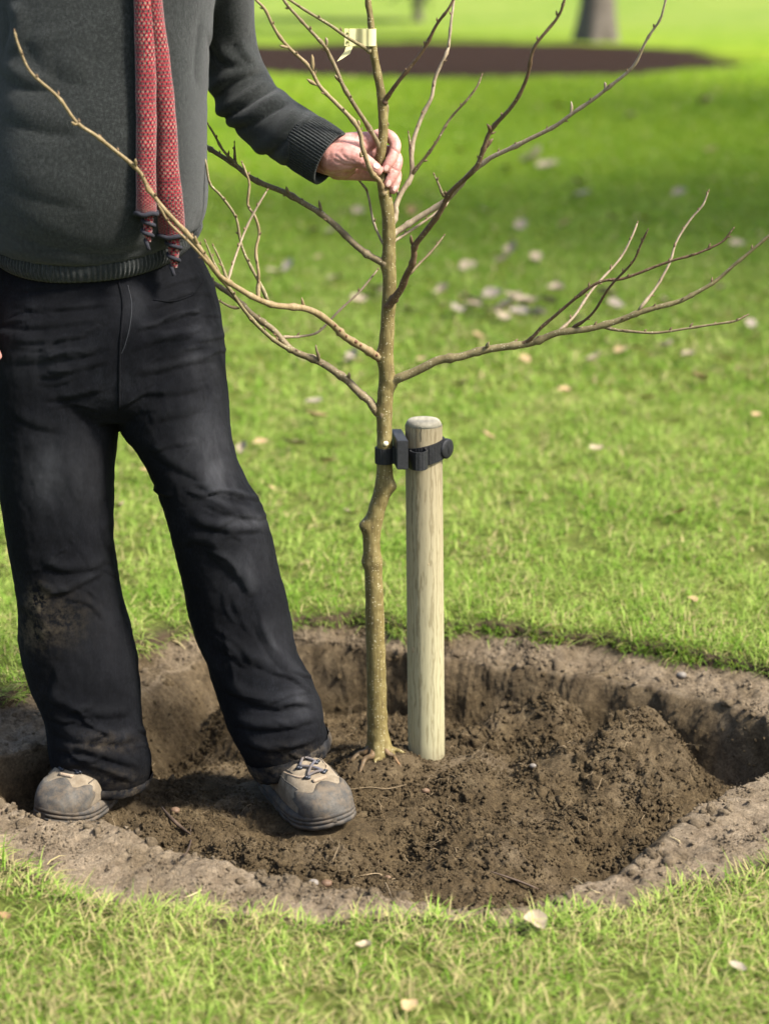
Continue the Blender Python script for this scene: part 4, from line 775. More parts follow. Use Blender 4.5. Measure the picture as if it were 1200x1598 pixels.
LEG_L = [(-14,500,185,500,YB,.12,0),(-13,600,187,600,YB-.01,.118,0),(-8,662,185,662,YB-.015,.115,0),(0,760,177,760,YB-.025,.105,0),(15,850,177,850,YB-.03,.098,0),(28,930,190,930,YB-.03,.092,0),(31,1000,208,1000,YB-.025,.092,0),(45,1060,218,1060,YB-.02,.092,0),(70,1118,222,1122,YB-.018,.09,0),(77,1165,232,1168,YB-.02,.09,.0),(82,1188,237,1196,YB-.008,.090,.0),(87,1206,230,1222,YB+.004,.090,.004)]
LEG_R = [(165,500,346,500,YB,.12,0),(178,600,355,600,YB-.01,.118,0),(188,664,358,645,YB-.015,.112,0),(214,700,363,692,YB-.02,.106,0),(240,748,376,735,YB-.03,.10,0),(262,812,408,792,YB-.035,.098,0),(270,845,424,838,YB-.03,.095,0),(284,900,436,895,YB-.025,.092,0),(296,960,451,950,YB-.02,.09,0),(318,1020,464,1020,YB-.02,.09,0),(340,1085,490,1070,YB-.02,.09,0),(355,1130,504,1108,YB-.025,.088,0),(374,1166,508,1136,YB-.018,.088,0),(398,1206,514,1164,YB+.000,.088,.002)]
PELV = [(-2,350,300,350,YB+.04,.118,0),(-8,400,314,400,YB+.032,.124,0),(-14,450,335,450,YB+.016,.130,0),(-15,500,346,500,YB+.003,.134,0),(-14,560,351,560,YB-.004,.132,0),(-12,610,354,610,YB-.008,.12,0),(-2,648,348,642,YB-.01,.09,0)]
tr_parts = [loft(ring_rows(LEG_L, 90)), loft(ring_rows(LEG_R, 90)), loft(ring_rows(PELV, 40))]
me = remesh(*merge(tr_parts), 0.0040, 9)
FOLDS_T = [  # cloth folds of the jeans
  ([(10,470),(60,478),(120,476),(180,470)],7,0.0030),([(0,500),(50,506),(120,500),(175,494)],8,0.0028),([(5,560),(60,558),(120,550),(178,536)],9,0.0032),([(40,588),(100,580),(150,566),(182,556)],7,0.0028),([(60,620),(110,616),(170,600)],8,0.0032),([(20,640),(60,660),(110,668)],10,0.0024),([(5,450),(60,447),(150,440)],6,0.0024),([(5,530),(60,530),(140,520)],7,0.0024),
  ([(200,545),(240,530),(290,515),(335,505)],8,0.0036),([(195,580),(240,575),(300,560),(345,553)],9,0.0040),([(205,515),(250,500),(300,485),(335,478)],7,0.0032),([(225,480),(260,470),(310,450)],6,0.0024),([(230,650),(280,640),(330,625)],12,0.0024),([(215,610),(270,610),(330,595)],9,0.0024),([(240,455),(270,440),(315,430)],6,0.0024),
  ([(232,690),(262,715),(300,735),(330,742)],11,0.0032),([(345,660),(352,700),(362,735)],9,0.0032),
  ([(318,775),(345,790),(380,798),(412,803)],10,0.0056),([(290,800),(325,815),(370,822),(420,818)],11,0.0056),([(300,745),(340,765),(385,778)],9,0.0040),([(320,840),(350,870),(385,900),(400,940)],14,0.0048),([(275,850),(310,840),(350,850)],10,0.0032),([(360,745),(365,770),(372,785)],7,0.0032),
  ([(330,1000),(360,1010),(410,1030),(470,1058)],13,0.0040),([(345,1060),(390,1085),(440,1095),(495,1085)],13,0.0064),([(360,1120),(410,1130),(460,1125),(502,1112)],11,0.0064),([(400,960),(420,1000),(450,1040),(485,1068)],11,0.0048),([(370,1150),(420,1165),(470,1158),(505,1140)],9,0.0048),([(300,960),(320,1010),(345,1060)],9,0.0032),
  ([(60,870),(100,885),(140,880),(175,865)],10,0.0048),([(50,905),(90,920),(130,905),(165,885)],9,0.0048),([(30,930),(60,960),(75,1000)],14,0.0040),([(70,1075),(110,1100),(160,1110),(215,1105)],11,0.0040),([(75,1130),(120,1145),(180,1150),(225,1140)],12,0.0056),([(80,1165),(130,1165),(180,1180),(232,1195)],10,0.0056),([(78,1195),(130,1190),(180,1205),(225,1222)],8,0.0040),([(95,1040),(85,1080),(78,1120)],9,0.0032),([(175,770),(165,820),(178,870)],8,0.0032),([(195,920),(205,980),(215,1040)],8,0.0032)]
rs_ = random.Random(4)
def scatter_folds(cx, cy, sx, sy, ang, spread, n, ln, w, h):
    for _ in range(n):
        x, y = rs_.gauss(cx, sx), rs_.gauss(cy, sy); a_ = rad(ang + rs_.gauss(0, spread)); L_ = ln*rs_.uniform(.5, 1.4); b_ = rs_.uniform(-.18, .18)*L_
        FOLDS_T.append(([(x-L_/2*math.cos(a_), y-L_/2*math.sin(a_)), (x - b_*math.sin(a_), y + b_*math.cos(a_)), (x+L_/2*math.cos(a_), y+L_/2*math.sin(a_))], w*rs_.uniform(.6, 1.3), h*rs_.uniform(.4, 1.2)))
scatter_folds(90, 530, 50, 50, -6, 10, 16, 80, 4, .0022); scatter_folds(270, 540, 40, 45, -18, 10, 18, 70, 4, .0024); scatter_folds(340, 800, 40, 30, 14, 16, 12, 60, 4.5, .0035)
scatter_folds(430, 1110, 40, 40, 8, 20, 14, 60, 4.5, .0035); scatter_folds(150, 1140, 45, 40, 8, 20, 14, 60, 4.5, .0035); scatter_folds(110, 890, 40, 25, 0, 20, 9, 60, 4.5, .003); scatter_folds(370, 950, 30, 60, 60, 20, 9, 70, 5, .0025); scatter_folds(300, 650, 30, 40, 70, 25, 8, 60, 5, .0016)
dsp_t = folds(me, FOLDS_T, .0035, 11)
co = get_co(me); set_co(me, co + get_no(me)*(.0010*pnoise(co*[1, 1, .6], 55, 3) + .0007*pnoise(co*[1, 1, .7], 120, 5))[:, None])
def mat_denim():
    s = NT('black_denim'); c = s.coord(); n = s.noise(c, 7, 6, .65); f = s.noise(s.coord('Object', (1, 1, .35)), 420, 4, .7); m = s.noise(s.coord('Object', (1, 1, .4)), 26, 6, .7)
    col = s.ramp(n, [(.32, (.0018, .0020, .0027)), (.55, (.0035, .0038, .0050)), (.78, (.0085, .0092, .0115))])
    col = s.mix(.7, col, s.ramp(f, [(.3, (.4, .4, .41)), (.5, (1, 1, 1)), (.70, (2.5, 2.5, 2.55))]), 'MULTIPLY')
    worn = s.attr('worn'); col = s.mix(s.math('MULTIPLY', worn, s.ramp(m, [(.3, (.3, .3, .3)), (.7, (1, 1, 1))])), col, (.050, .051, .056))
    mud = s.attr('mud'); mm = s.math('MULTIPLY', mud, s.ramp(s.noise(c, 60, 7, .75), [(.42, (0, 0, 0)), (.66, (1, 1, 1))])); col = s.mix(mm, col, (.20, .155, .10))
    w = s.node('ShaderNodeTexWave', bands_direction='DIAGONAL'); s.l.new(c, w.inputs[0]); w.inputs['Scale'].default_value = 380
    return s.done(col, .92, s.bump(s.mix(.5, f, w.outputs['Fac']), .5, .0015), .10)
M_DENIM = mat_denim()
def blot(co, spots):
    px = to_px(co); v = np.zeros(len(co))
    for x, y, rx, ry, a_ in spots: v = np.maximum(v, a_*np.exp(-((px[:, 0]-x)/rx)**2 - ((px[:, 1]-y)/ry)**2))
    return v
co = get_co(me)
point_attr(me, 'worn', np.clip(blot(co, [(75,735,32,50,.55),(120,740,50,60,.3),(320,690,32,70,.6),(335,740,26,40,.7),(390,815,40,12,.5),(385,880,40,50,.3),(320,560,30,50,.3),(430,1000,30,50,.25),(470,1100,30,30,.35),(150,1000,60,80,.15),(210,470,18,30,.35),(60,560,60,40,.2),(130,1210,60,12,.3)]) + .20*smooth(.0008, .0045, dsp_t)*(.6 + .8*pnoise(co, 22, 3)), 0, 1))
point_attr(me, 'mud', np.clip(blot(co, [(60,938,16,20,.75),(58,985,26,26,.42),(90,970,40,36,.22),(160,1160,40,14,.22),(470,1180,50,14,.2),(140,1215,70,14,.25)]), 0, 1))
person = empty('person', (float(P(300, 1290, 3.6)[0]), 3.6, -0.12), label='man in dark grey sweater and black jeans holding the young tree', cat='person')
trousers = link('trousers', me, M_DENIM, person)
# hems, fly, pocket seam
def ribbon(name, rings, mat, parent, **kw):
    V, Q, T = loft(rings, False); return link(name, mesh_arr(name, V, Q, T), mat, parent, **kw)
for legs in (LEG_L, LEG_R):
    rg = ring_rows(legs, 160, 72)[-9:]; ce = rg.mean(1, keepdims=True); k = np.linspace(0, 1, 9); puff = (.0022 + .0025*np.sin(np.pi*k))[:, None, None]
    a_ = np.linspace(0, 2*np.pi, 72, endpoint=False); puck = (.0012*np.sin(a_*23) + .0018*np.sin(a_*3+1))[None, :, None]; dv = (rg-ce)/np.linalg.norm(rg-ce, axis=2, keepdims=True)
    rg2 = rg + dv*(puff+puck); rg2 = np.concatenate([rg2, rg2[-1:]*1.0 + [0, 0, .004] - dv[-1:]*.005, rg2[-3:-2] - dv[-3:-2]*.006]); h_ = ribbon('hem', rg2, M_DENIM, trousers); hm = h_.data
    point_attr(hm, 'worn', np.clip(.30 + .45*pnoise(rg2.reshape(-1, 3), 40), 0, 1)); point_attr(hm, 'mud', np.clip(.25 + .5*pnoise(rg2.reshape(-1, 3), 15), 0, .7))
from mathutils.bvhtree import BVHTree
def bvh(me): return BVHTree.FromPolygons([v.co for v in me.vertices], [p.vertices[:] for p in me.polygons])
BT = bvh(trousers.data)
def hit(bv, px, py):
    d = ray(px, py); d = d/np.linalg.norm(d); r = bv.ray_cast(Vector((0, 0, CAM_H)), Vector(d), 10)
    return (np.array(r[0]), np.array(r[1])) if r[0] is not None else (P(px, py, YB), np.array([0, -1, 0]))
def seam(name, pts, r, mat, parent, bv, lift=.0005):
    pts = catmull(np.array(pts, float), 26); w = [hit(bv, a_, b_) for a_, b_ in pts]; return tube_obj(name, [p + n_*lift for p, n_ in w], r, mat, parent, 6)
M_THREAD = NT('dark_thread').done((.016, .017, .021), .8)
seam('fly_seam', [(186,440),(192,470),(191,500),(188,540),(187,590),(187,640)], .0022, M_DENIM, trousers, BT)
seam('stitching', [(200,445),(206,475),(203,510),(195,540),(190,552)], .0007, M_THREAD, trousers, BT)
seam('pocket_seam', [(318,440),(300,460),(268,470),(240,468)], .0012, M_DENIM, trousers, BT)

# ---- sweater
YS = 3.70
TORSO = [(120,-215,255,-215,YS+.02,.075,0),(85,-185,290,-185,YS+.02,.10,0),(35,-155,330,-155,YS+.02,.115,0),(2,-110,345,-110,YS+.02,.125,0),(-8,-50,342,-50,YS+.015,.14,0),(-8,10,334,10,YS+.01,.15,0),(-12,100,325,100,YS,.158,0),(-20,200,322,200,YS-.01,.172,0),(-25,280,323,280,YS-.015,.178,0),(-25,318,324,314,YS-.012,.178,.004),(-22,345,321,336,YS,.174,.026),(-18,362,316,346,YS+.008,.168,.046)]
ARM_L = [(300,-95,.06,52),(340,-55,.09,48),(354,0,.12,43),(359,55,.15,41),(366,105,.16,45),(390,160,.16,48),(428,194,.13,49),(460,213,.10,48),(482,226,.08,46)]
ARM_R = [(20,-95,.04,52),(-25,-55,.03,50),(-52,30,.02,46),(-66,120,.01,45),(-74,220,-.02,46),(-78,320,-.06,42),(-72,400,-.10,39)]
def arm_tube(pts, sub=0.0, n=60, ns=40):
    a_ = np.array([[*P(x, y, YS+dy), r*MPP(x, y, YS+dy)-sub] for x, y, dy, r in pts]); a_ = catmull(a_, n); return a_
sw = [loft(ring_rows(TORSO, 80, 80, 2.35))]
for A in (ARM_L, ARM_R):
    a_ = arm_tube(A); sw.append(loft(tube_rings(a_[:, :3], a_[:, 3], 40)))
me = remesh(*merge(sw), 0.0055, 8)
FOLDS_S = [([(322,150),(350,125),(385,108),(412,100)],10,0.0100),([(325,185),(360,165),(400,140),(432,122)],11,0.0125),([(340,190),(380,185),(420,160),(455,145)],12,0.0100),([(330,40),(345,80),(372,92),(400,80)],11,0.0063),([(385,240),(420,225),(450,190),(468,158)],12,0.0075),([(430,255),(455,235),(475,200),(488,172)],11,0.0088),([(372,60),(385,85),(405,98)],9,0.0050),
  ([(325,20),(318,70),(314,115),(325,140)],10,0.0037),([(300,60),(285,140),(295,240),(305,320)],26,0.0043),([(60,40),(90,90),(150,110)],26,0.0037),([(0,95),(40,120),(90,125)],16,0.0050),([(0,160),(60,180),(130,190)],22,0.0043),([(0,250),(60,280),(150,300)],28,0.0037),([(20,340),(90,365),(170,375),(250,360)],20,0.0043),([(0,380),(70,400),(150,408)],12,0.0037),([(230,385),(270,365),(312,345)],12,0.0037),([(20,0),(30,40),(20,90)],14,0.0062),([(120,20),(130,120),(140,220)],36,0.0025)]
folds(me, FOLDS_S, .0035, 10)
def mat_wool(name='wool', rib=False):
    s = NT(name); c = s.coord(); n = s.noise(c, 900, 3, .7); m = s.noise(s.coord('Object', (1, 1, .7)), 210, 5, .8); b = s.noise(c, 6, 4)
    col = s.ramp(m, [(.30, (.0072, .0083, .0077)), (.5, (.0150, .0170, .0159)), (.68, (.033, .0365, .0344))]); col = s.mix(1.0, col, s.ramp(b, [(.3, (.88, .88, .88)), (.7, (1.1, 1.1, 1.1))]), 'MULTIPLY')
    return s.done(col, .95, s.bump(s.mix(.5, n, m), 1.0, .0035), .1, .15)
M_WOOL = mat_wool()
sweater = link('sweater', me, M_WOOL, person)
# ribbed hem band and cuffs: real ribs
def ribbed(name, rings, nrib, amp, mat, parent):
    rings = np.asarray(rings); ns = rings.shape[1]; a_ = np.arange(ns)/ns*2*np.pi; ce = rings.mean(1, keepdims=True); dv = (rings-ce)/np.linalg.norm(rings-ce, axis=2, keepdims=True)
    return ribbon(name, rings + dv*(amp*np.cos(a_*nrib))[None, :, None], mat, parent)
NB = 960
hemrow = np.array(TORSO[-1], float); r0 = ring_rows([TORSO[-1], TORSO[-1]], 2, NB, 2.35)[0]; ce = r0.mean(0); dv = (r0-ce)/np.linalg.norm(r0-ce, axis=1)[:, None]; dv[:, 2] = 0; hb = []
for t in np.linspace(-.2, 1, 9):
    hb.append(r0 + dv*(-.004 - .008*t*t + .004*math.sin(math.pi*max(t, 0))) + np.array([0, 0, -.030*t + .001]))
hb.append(hb[-1] - dv*.008 + [0, 0, .003]); hb.append(hb[-2] - dv*.012 + [0, 0, .02]); ribbed('hem_band', hb, 150, .0013, M_WOOL, sweater)
def cuff(A, pts, name='cuff'):
    a_ = np.array([[*P(x, y, YS+dy), r*MPP(x, y, YS+dy)] for x, y, dy, r in pts]); a_ = catmull(a_, 12); R = tube_rings(a_[:, :3], a_[:, 3], 480)
    inner = R[-1:] + (a_[-1, :3]-R[-1:])*.09; inner2 = R[-6:-5] + (a_[-6, :3]-R[-6:-5])*.13; ribbed(name, np.concatenate([R, inner, inner2]), 60, .0009, M_WOOL, sweater)
cuff(ARM_L, [(472,220,.087,44),(480,225,.081,46.5),(496,235,.073,46.5),(508,243,.067,46),(516,248,.063,45)]); cuff(ARM_R, [(-73,395,-.10,40),(-71,420,-.11,40),(-69,440,-.115,38)])

# ---- body: head, neck, trunk, limbs and hands
def cap(pts, n=14, ns=18):
    a_ = np.array([[*P(x, y, Yq), r*MPP(x, y, Yq)] for x, y, Yq, r in pts]); d0 = a_[0]-a_[1]; 
    a_ = catmull(a_, n); R = tube_rings(a_[:, :3], a_[:, 3], ns); return [loft(R), ball(a_[0, :3], a_[0, 3]), ball(a_[-1, :3], a_[-1, 3])]
_U, _UT = unit_clod(3)
def ball(c, r, sc=(1, 1, 1)): return (_U*np.array(sc)*r + c, np.zeros((0, 4), int), _UT)
def scaled(rows, f):
    out = []
    for xl, yl, xr, yr, Y, hd, dr in rows: out.append((xl, yl, xr, yr, Y, hd, 0))
    return ring_rows(out, 40, 40, 2.2, f)
body = [loft(scaled(LEG_L, .022)), loft(scaled(LEG_R, .022)), loft(scaled(PELV, .022)), loft(scaled(TORSO, .022))]
for A in (ARM_L, ARM_R):
    a_ = arm_tube(A, .014); body.append(loft(tube_rings(a_[:, :3], a_[:, 3], 24)))
YH = YS - .02
body += cap([(188,-160,YS+.01,52),(190,-225,YS,48)]) 
hc = P(192, -330, YH); hr = .098
body += [ball(hc, hr, (.80, 1.0, 1.06)), ball(P(192, -285, YH-.03), .066, (.92, 1.0, .95)), ball(P(192, -318, YH-.105), .017, (.8, 1.1, 1.4)), ball(P(192, -306, YH-.112), .015, (1.1, 1, .8)), ball(P(192, -262, YH-.08), .026, (1.1, .8, .8)), ball(P(125, -318, YH+.01), .028, (.35, .7, 1.1)), ball(P(259, -318, YH+.01), .028, (.35, .7, 1.1)), ball(P(192, -284, YH-.092), .02, (1.3, .6, .45)), ball(P(192, -352, YH-.078), .05, (1.1, .5, .28))]
mb = remesh(*merge(body), 0.008, 5)
# left hand: palm, thumb in front of the trunk, four fingers round the back of it
H = YT
hand = []
for pts in ([(482,232,H+.030,26),(506,243,H+.016,28),(532,246,H+.008,32)],
            [(530,236,H+.012,27),(556,227,H+.02,22),(580,219,H+.026,14)], [(530,246,H+.022,27),(558,242,H+.03,23),(586,236,H+.034,13)],
            [(530,254,H+.026,24),(560,256,H+.034,20),(586,254,H+.036,13)], [(528,260,H+.024,21),(556,266,H+.03,16),(582,271,H+.034,12)],
            [(520,246,H-.006,25),(540,246,H-.016,23),(556,247,H-.026,17.5),(568,252,H-.030,13),(577,257,H-.028,11),(586,263,H-.024,9.6),(589,266,H-.022,8.6)],
            [(578,219,H+.024,13),(594,211,H+.026,10.5),(608,213,H+.020,10),(617,225,H+.006,9.2),(615,238,H-.004,8.6),(607,254,H-.012,8),(602,263,H-.014,7.2)],
            [(586,236,H+.032,12),(602,236,H+.030,10),(615,241,H+.020,9.5),(620,252,H+.006,9),(617,265,H-.003,8.4),(609,280,H-.010,7.8),(605,287,H-.012,7.1)],
            [(586,256,H+.034,11),(602,260,H+.030,9.5),(614,265,H+.020,8.8),(619,273,H+.008,8.3),(618,283,H+.001,7.6),(615,293,H-.004,7),(613,297,H-.005,6.4)],
            [(582,272,H+.032,10),(598,279,H+.028,8.2),(610,284,H+.018,7.4),(614,292,H+.010,6.8)]):
    hand += cap(pts, 16, 16)
mh = remesh(*merge(hand), 0.0017, 3)
coh = get_co(mh); noh = get_no(mh); pxh = to_px(coh); dsp = np.zeros(len(coh)); fr = smooth(.2, -.3, noh[:, 1])
for poly, w_, h_ in (([(536,232),(552,231),(568,238)],3.0,.0014),([(522,250),(540,258),(560,260)],3,-.0013),([(524,243),(536,252),(548,255)],2,-.0009),([(531,238),(541,248),(552,251)],2,-.0009),([(569,243),(571,250),(570,258)],1.6,-.0009),([(566,244),(567,251),(566,258)],1.4,-.0008),([(548,210),(560,214),(572,224)],3,-.0016),([(612,232),(618,236),(622,240)],1.5,-.0009),([(612,262),(617,265),(622,267)],1.5,-.0009),([(540,270),(556,274),(570,274)],3,-.0010)):
    ds, t, sg = seg_dist(pxh, catmull(poly, 14)); dsp += h_*np.exp(-(ds/w_)**2)*fr
dsp += .0004*pnoise(coh, 120) + .0003*pnoise(coh, 320)
set_co(mh, coh + noh*dsp[:, None])
hand_r = []
for pts in ([(-69,430,YS-.11,26),(-66,465,YS-.12,26)], [(-66,465,YS-.12,30),(-58,505,YS-.13,28),(-48,520,YS-.135,16)], [(-40,505,YS-.14,13),(-22,530,YS-.15,10),(-8,548,YS-.155,8.5),(-3,556,YS-.156,7)], [(-50,518,YS-.13,12),(-38,545,YS-.135,9.5),(-26,565,YS-.14,8)], [(-60,520,YS-.125,12),(-52,550,YS-.13,9.5),(-42,572,YS-.135,8)], [(-70,518,YS-.12,11),(-66,548,YS-.12,8.5),(-58,568,YS-.125,7)], [(-52,478,YS-.14,15),(-34,492,YS-.16,11),(-22,506,YS-.17,9)]):
    hand_r += cap(pts, 12, 14)
mhr = remesh(*merge(hand_r), 0.0025, 3)
# the three share one mesh: the wrists lie inside the cuffs
bm = bmesh.new()
for q in (mb, mh, mhr): bm.from_mesh(q)
me = bpy.data.meshes.new('body'); bm.to_mesh(me); bm.free(); me.polygons.foreach_set('use_smooth', np.full(len(me.polygons), True))
def mat_skin():
    s = NT('skin'); c = s.coord(); n = s.noise(c, 45, 5, .6); f = s.noise(c, 600, 4, .7); v = s.noise(c, 110, 4, .6)
    col = s.ramp(n, [(.3, (.30, .135, .112)), (.5, (.40, .20, .168)), (.72, (.48, .27, .228))]); col = s.mix(.35, col, s.ramp(v, [(.35, (.75, .55, .5)), (.6, (1, 1, 1))]), 'MULTIPLY')
    s.b.inputs['Subsurface Weight'].default_value = .15; s.b.inputs['Subsurface Radius'].default_value = (.01, .004, .002); s.b.inputs['Subsurface Scale'].default_value = .5
    return s.done(col, .5, s.bump(s.mix(.5, f, v), .35, .0012), .35)
M_SKIN = mat_skin(); bodyo = link('body', me, M_SKIN, person)
M_NAIL = NT('nail').done((.56, .36, .31), .28)
BVH_H = bvh(mh)
def nail(px, py, ang, l, w):
    rows_ = []; ca, sa = math.cos(ang), math.sin(ang)
    for i in range(7):
        u = i/6*2-1; row = []
        for j in range(6):
            v = (j/5*2-1)*w*math.sqrt(max(0, 1-abs(u)**3.5*.85)); p, n_ = hit(BVH_H, px + u*l*ca - v*sa, py + u*l*sa + v*ca); row.append(p + n_*.0009)
        rows_.append(row)
    V = np.array(rows_).reshape(-1, 3); link('fingernail', mesh_arr('fingernail', V, grid_faces(7, 6, False)), M_NAIL, bodyo)
for a_ in ((587,259,.45,5.0,3.6),(603,262,2.0,5.2,3.2),(606.5,286,2.05,5.2,3.2),(616,294,1.9,4.2,2.4)): nail(*a_)
# short hair
hv = _U*np.array([.83, 1.03, 1.05])*(hr+.004) + hc; keep = (hv[:, 2] > hc[2]+.02) | (hv[:, 1] > hc[1]+.02); keep &= hv[:, 2] > hc[2]-.05
Th = _UT[keep[_UT].all(1)]; hv = hv + .006*pnoise(hv, 60)[:, None]*(_U); link('hair', mesh_arr('hair', hv, None, Th), mat_bark('hair', (.05, .045, .04), (.11, .10, .09), (.2, .19, .17)), person)
# scarf goes over the shoulders and hangs down the front
BS = bvh(sweater.data)

# ---- boots
def section(u):                               # half width and top height along the boot, u from heel 0 to toe 1
    us = [0, .04, .12, .25, .42, .58, .70, .80, .88, .94, .98, 1.0]; w = [.012, .026, .034, .036, .039, .047, .052, .053, .049, .040, .025, .006]; h = [.075, .10, .125, .14, .138, .122, .105, .090, .078, .066, .052, .034]
    return np.interp(u, us, w), np.interp(u, us, h)
def boot_surf(u, off=0.0, zb=.016, ns=40):
    w, h = section(u); w += off; h += off*.9; a_ = np.linspace(0, 2*np.pi, ns, endpoint=False); c, s_ = np.cos(a_), np.sin(a_)
    x = np.sign(c)*np.abs(c)**.8*w; zc = zb + (h-zb)*.42; z = np.where(s_ > 0, zc + np.abs(s_)**.85*(h-zc), zc - np.abs(s_)**.5*(zc-zb)); return x, z
BL = .305
M_SUEDE = None
def mat_suede(name, c0, c1, c2, rough=.85):
    s = NT(name); c = s.coord(); n = s.noise(c, 28, 6, .7); f = s.noise(c, 420, 4, .7); col = s.ramp(n, [(.3, c0), (.5, c1), (.72, c2)]); col = s.mix(.5, col, s.ramp(f, [(.3, (.7, .68, .66)), (.6, (1.1, 1.1, 1.1))]), 'MULTIPLY')
    dirt = s.ramp(s.noise(c, 40, 8, .8), [(.44, (0, 0, 0)), (.60, (1, 1, 1))]); col = s.mix(s.math('MULTIPLY', dirt, .65), col, (.125, .093, .060)); return s.done(col, rough, s.bump(s.mix(.5, n, f), .5, .0016), .25)
M_SUEDE = mat_suede('beige_suede', (.105, .084, .057), (.175, .142, .10), (.255, .212, .155)); M_CAP = mat_suede('grey_rubber', (.030, .028, .025), (.055, .051, .045), (.115, .104, .086), .75); M_SOLE = mat_suede('dark_sole', (.026, .025, .023), (.048, .045, .041), (.085, .077, .066), .75)
M_STRIP = mat_suede('tan_strip', (.20, .15, .10), (.29, .22, .155), (.36, .29, .21)); M_LACE = mat_suede('grey_lace', (.035, .035, .045), (.065, .065, .08), (.11, .11, .13)); M_EYE = NT('dark_metal').done((.035, .038, .045), .45); M_EYE.node_tree.nodes['Principled BSDF'].inputs['Metallic'].default_value = .7
def make_boot(tip, heading, roll, side):
    d = Vector((math.sin(rad(heading)), -math.cos(rad(heading)), 0)); up = Vector((0, 0, 1)); rt = d.cross(up)          # boot axes: right, toe, up
    Mx = Matrix((( rt.x, d.x, up.x), (rt.y, d.y, up.y), (rt.z, d.z, up.z))) @ Matrix.Rotation(rad(roll), 3, 'Y') @ Matrix.Rotation(rad(2.5), 3, 'X')
    Mx = np.array(Mx); org = np.array(tip) - np.array(d)*BL + [0, 0, -.006]
    W = lambda a_: np.asarray(a_, float) @ Mx.T + org
    def bend(a_):                             # outline curves inwards a little
        a_ = np.array(a_, float); a_[..., 0] += (.010 if side == 'L' else -.010)*np.sin(np.clip(a_[..., 1]/BL, 0, 1)*np.pi)*-1; return a_
    us = 1-(1-np.linspace(0, 1, 46))**1.6; rg = []
    for u in us:
        x, z = boot_surf(u); rg.append(np.stack([x, np.full(40, u*BL), z], 1))
    shaft = tube_rings(np.array([[0, .085, .06], [0, .08, .10], [0, .078, .125]]), [.042, .043, .044], 24)
    U = remesh(*merge([loft(rg), loft(shaft)]), .0028, 4); c_ = get_co(U)
    # creases where the foot bends, tongue line
    cr = -.0022*np.exp(-((c_[:, 1]-.192 - .2*np.abs(c_[:, 0]))/.004)**2)*(c_[:, 2] > .05) - .0018*np.exp(-((c_[:, 1]-.178 - .1*np.abs(c_[:, 0]))/.004)**2)*(c_[:, 2] > .05) + .0012*pnoise(c_, 45); c_ += get_no(U)*cr[:, None]
    bo = link('boot', None, None, None) if False else None
    ub = U.copy(); set_co(ub, W(bend(c_))); root = link('boot', ub, M_SUEDE, person, label='beige and grey walking boot pointing outwards, '+('heel deep in the hole' if side == 'R' else 'toe hidden behind the rim'))
    bvl = BVHTree.FromPolygons([tuple(p) for p in c_], [p.vertices[:] for p in U.polygons])
    def top(x, y):
        r = bvl.ray_cast(Vector((x, y, .5)), Vector((0, 0, -1)), 1); return np.array(r[0]) if r[0] else np.array([x, y, .06]), (np.array(r[1]) if r[0] else np.array([0, 0, 1.]))
    # toe cap: a shell over the front with a curved rear edge
    N1, N2 = 26, 40; rg = np.zeros((N1, N2, 3))
    for j in range(N2):
        a_ = 2*np.pi*j/N2; back = .835 + .035*math.cos(a_*2-np.pi)*(1 if math.sin(a_) > 0 else -.4) + .03*math.cos(a_*6) - (.05 if math.sin(a_) < .2 else 0)
        for i in range(N1):
            t = i/(N1-1); u = back + (1-back)*(1-(1-t)**1.6); x, z = boot_surf(u, .0030*min(1, t*9+.05) if True else 0, .016); rg[i, j] = (x[j], u*BL + .003*t, z[j])
    V, Q, T = loft(rg); V = V + np.array([[0, 0, 1]])*(.0009*pnoise(V, 60))[:, None]; link('toe_cap', mesh_arr('toe_cap', W(bend(V)), Q, T), M_CAP, root)
    # sole: welt, groove, lugged outsole
    N = 90; th_ = np.linspace(0, 2*np.pi, N, endpoint=False)
    uq = (1-np.cos(np.linspace(0, np.pi, 60)))/2; wq = np.array([section(q_)[0] for q_ in uq]); ol = np.concatenate([np.stack([wq, uq*BL], 1), np.stack([-wq, uq*BL], 1)[::-1]]); ol = np.concatenate([ol, ol[:1]])
    al = np.concatenate([[0], np.cumsum(np.linalg.norm(np.diff(ol, axis=0), axis=1))]); sq = np.linspace(0, al[-1], N, endpoint=False); xx = np.interp(sq, al, ol[:, 0]); yy = np.interp(sq, al, ol[:, 1])
    for _ in range(3): xx = (np.roll(xx, 1)+2*xx+np.roll(xx, -1))/4; yy = (np.roll(yy, 1)+2*yy+np.roll(yy, -1))/4
    tx, ty = np.roll(xx, -1)-np.roll(xx, 1), np.roll(yy, -1)-np.roll(yy, 1); tl_ = np.hypot(tx, ty); NX, NY = ty/tl_, -tx/tl_
    prof = [(.000, .0), (.004, .001), (.0052, .009), (.0028, .0098), (.0028, .0112), (.0056, .012), (.0056, .0175), (.0034, .0183), (.0034, .0195), (.0054, .0203), (.0046, .025), (.0022, .029), (.000, .031), (-.006, .033)]; rg = []
    for e, z in prof:
        nx, ny = NX, NY
        lug = 0.0010*(np.sin(np.arange(N)*2*np.pi/6) > .3)*(z < .012) - .0022*((np.arange(N) % 7) == 0)*(z < .018)
        toe_up = .012*np.clip((yy/BL-.72)/.3, 0, 1)**2; rg.append(np.stack([xx + nx*(e+lug), yy + ny*(e+lug), z + toe_up*(1 if z < .03 else .8)], 1))
    V, Q, T = loft(rg); link('sole', mesh_arr('sole', W(bend(V)), Q, T), M_SOLE, root)
    # lace strips, eyelets, laces
    ey = []
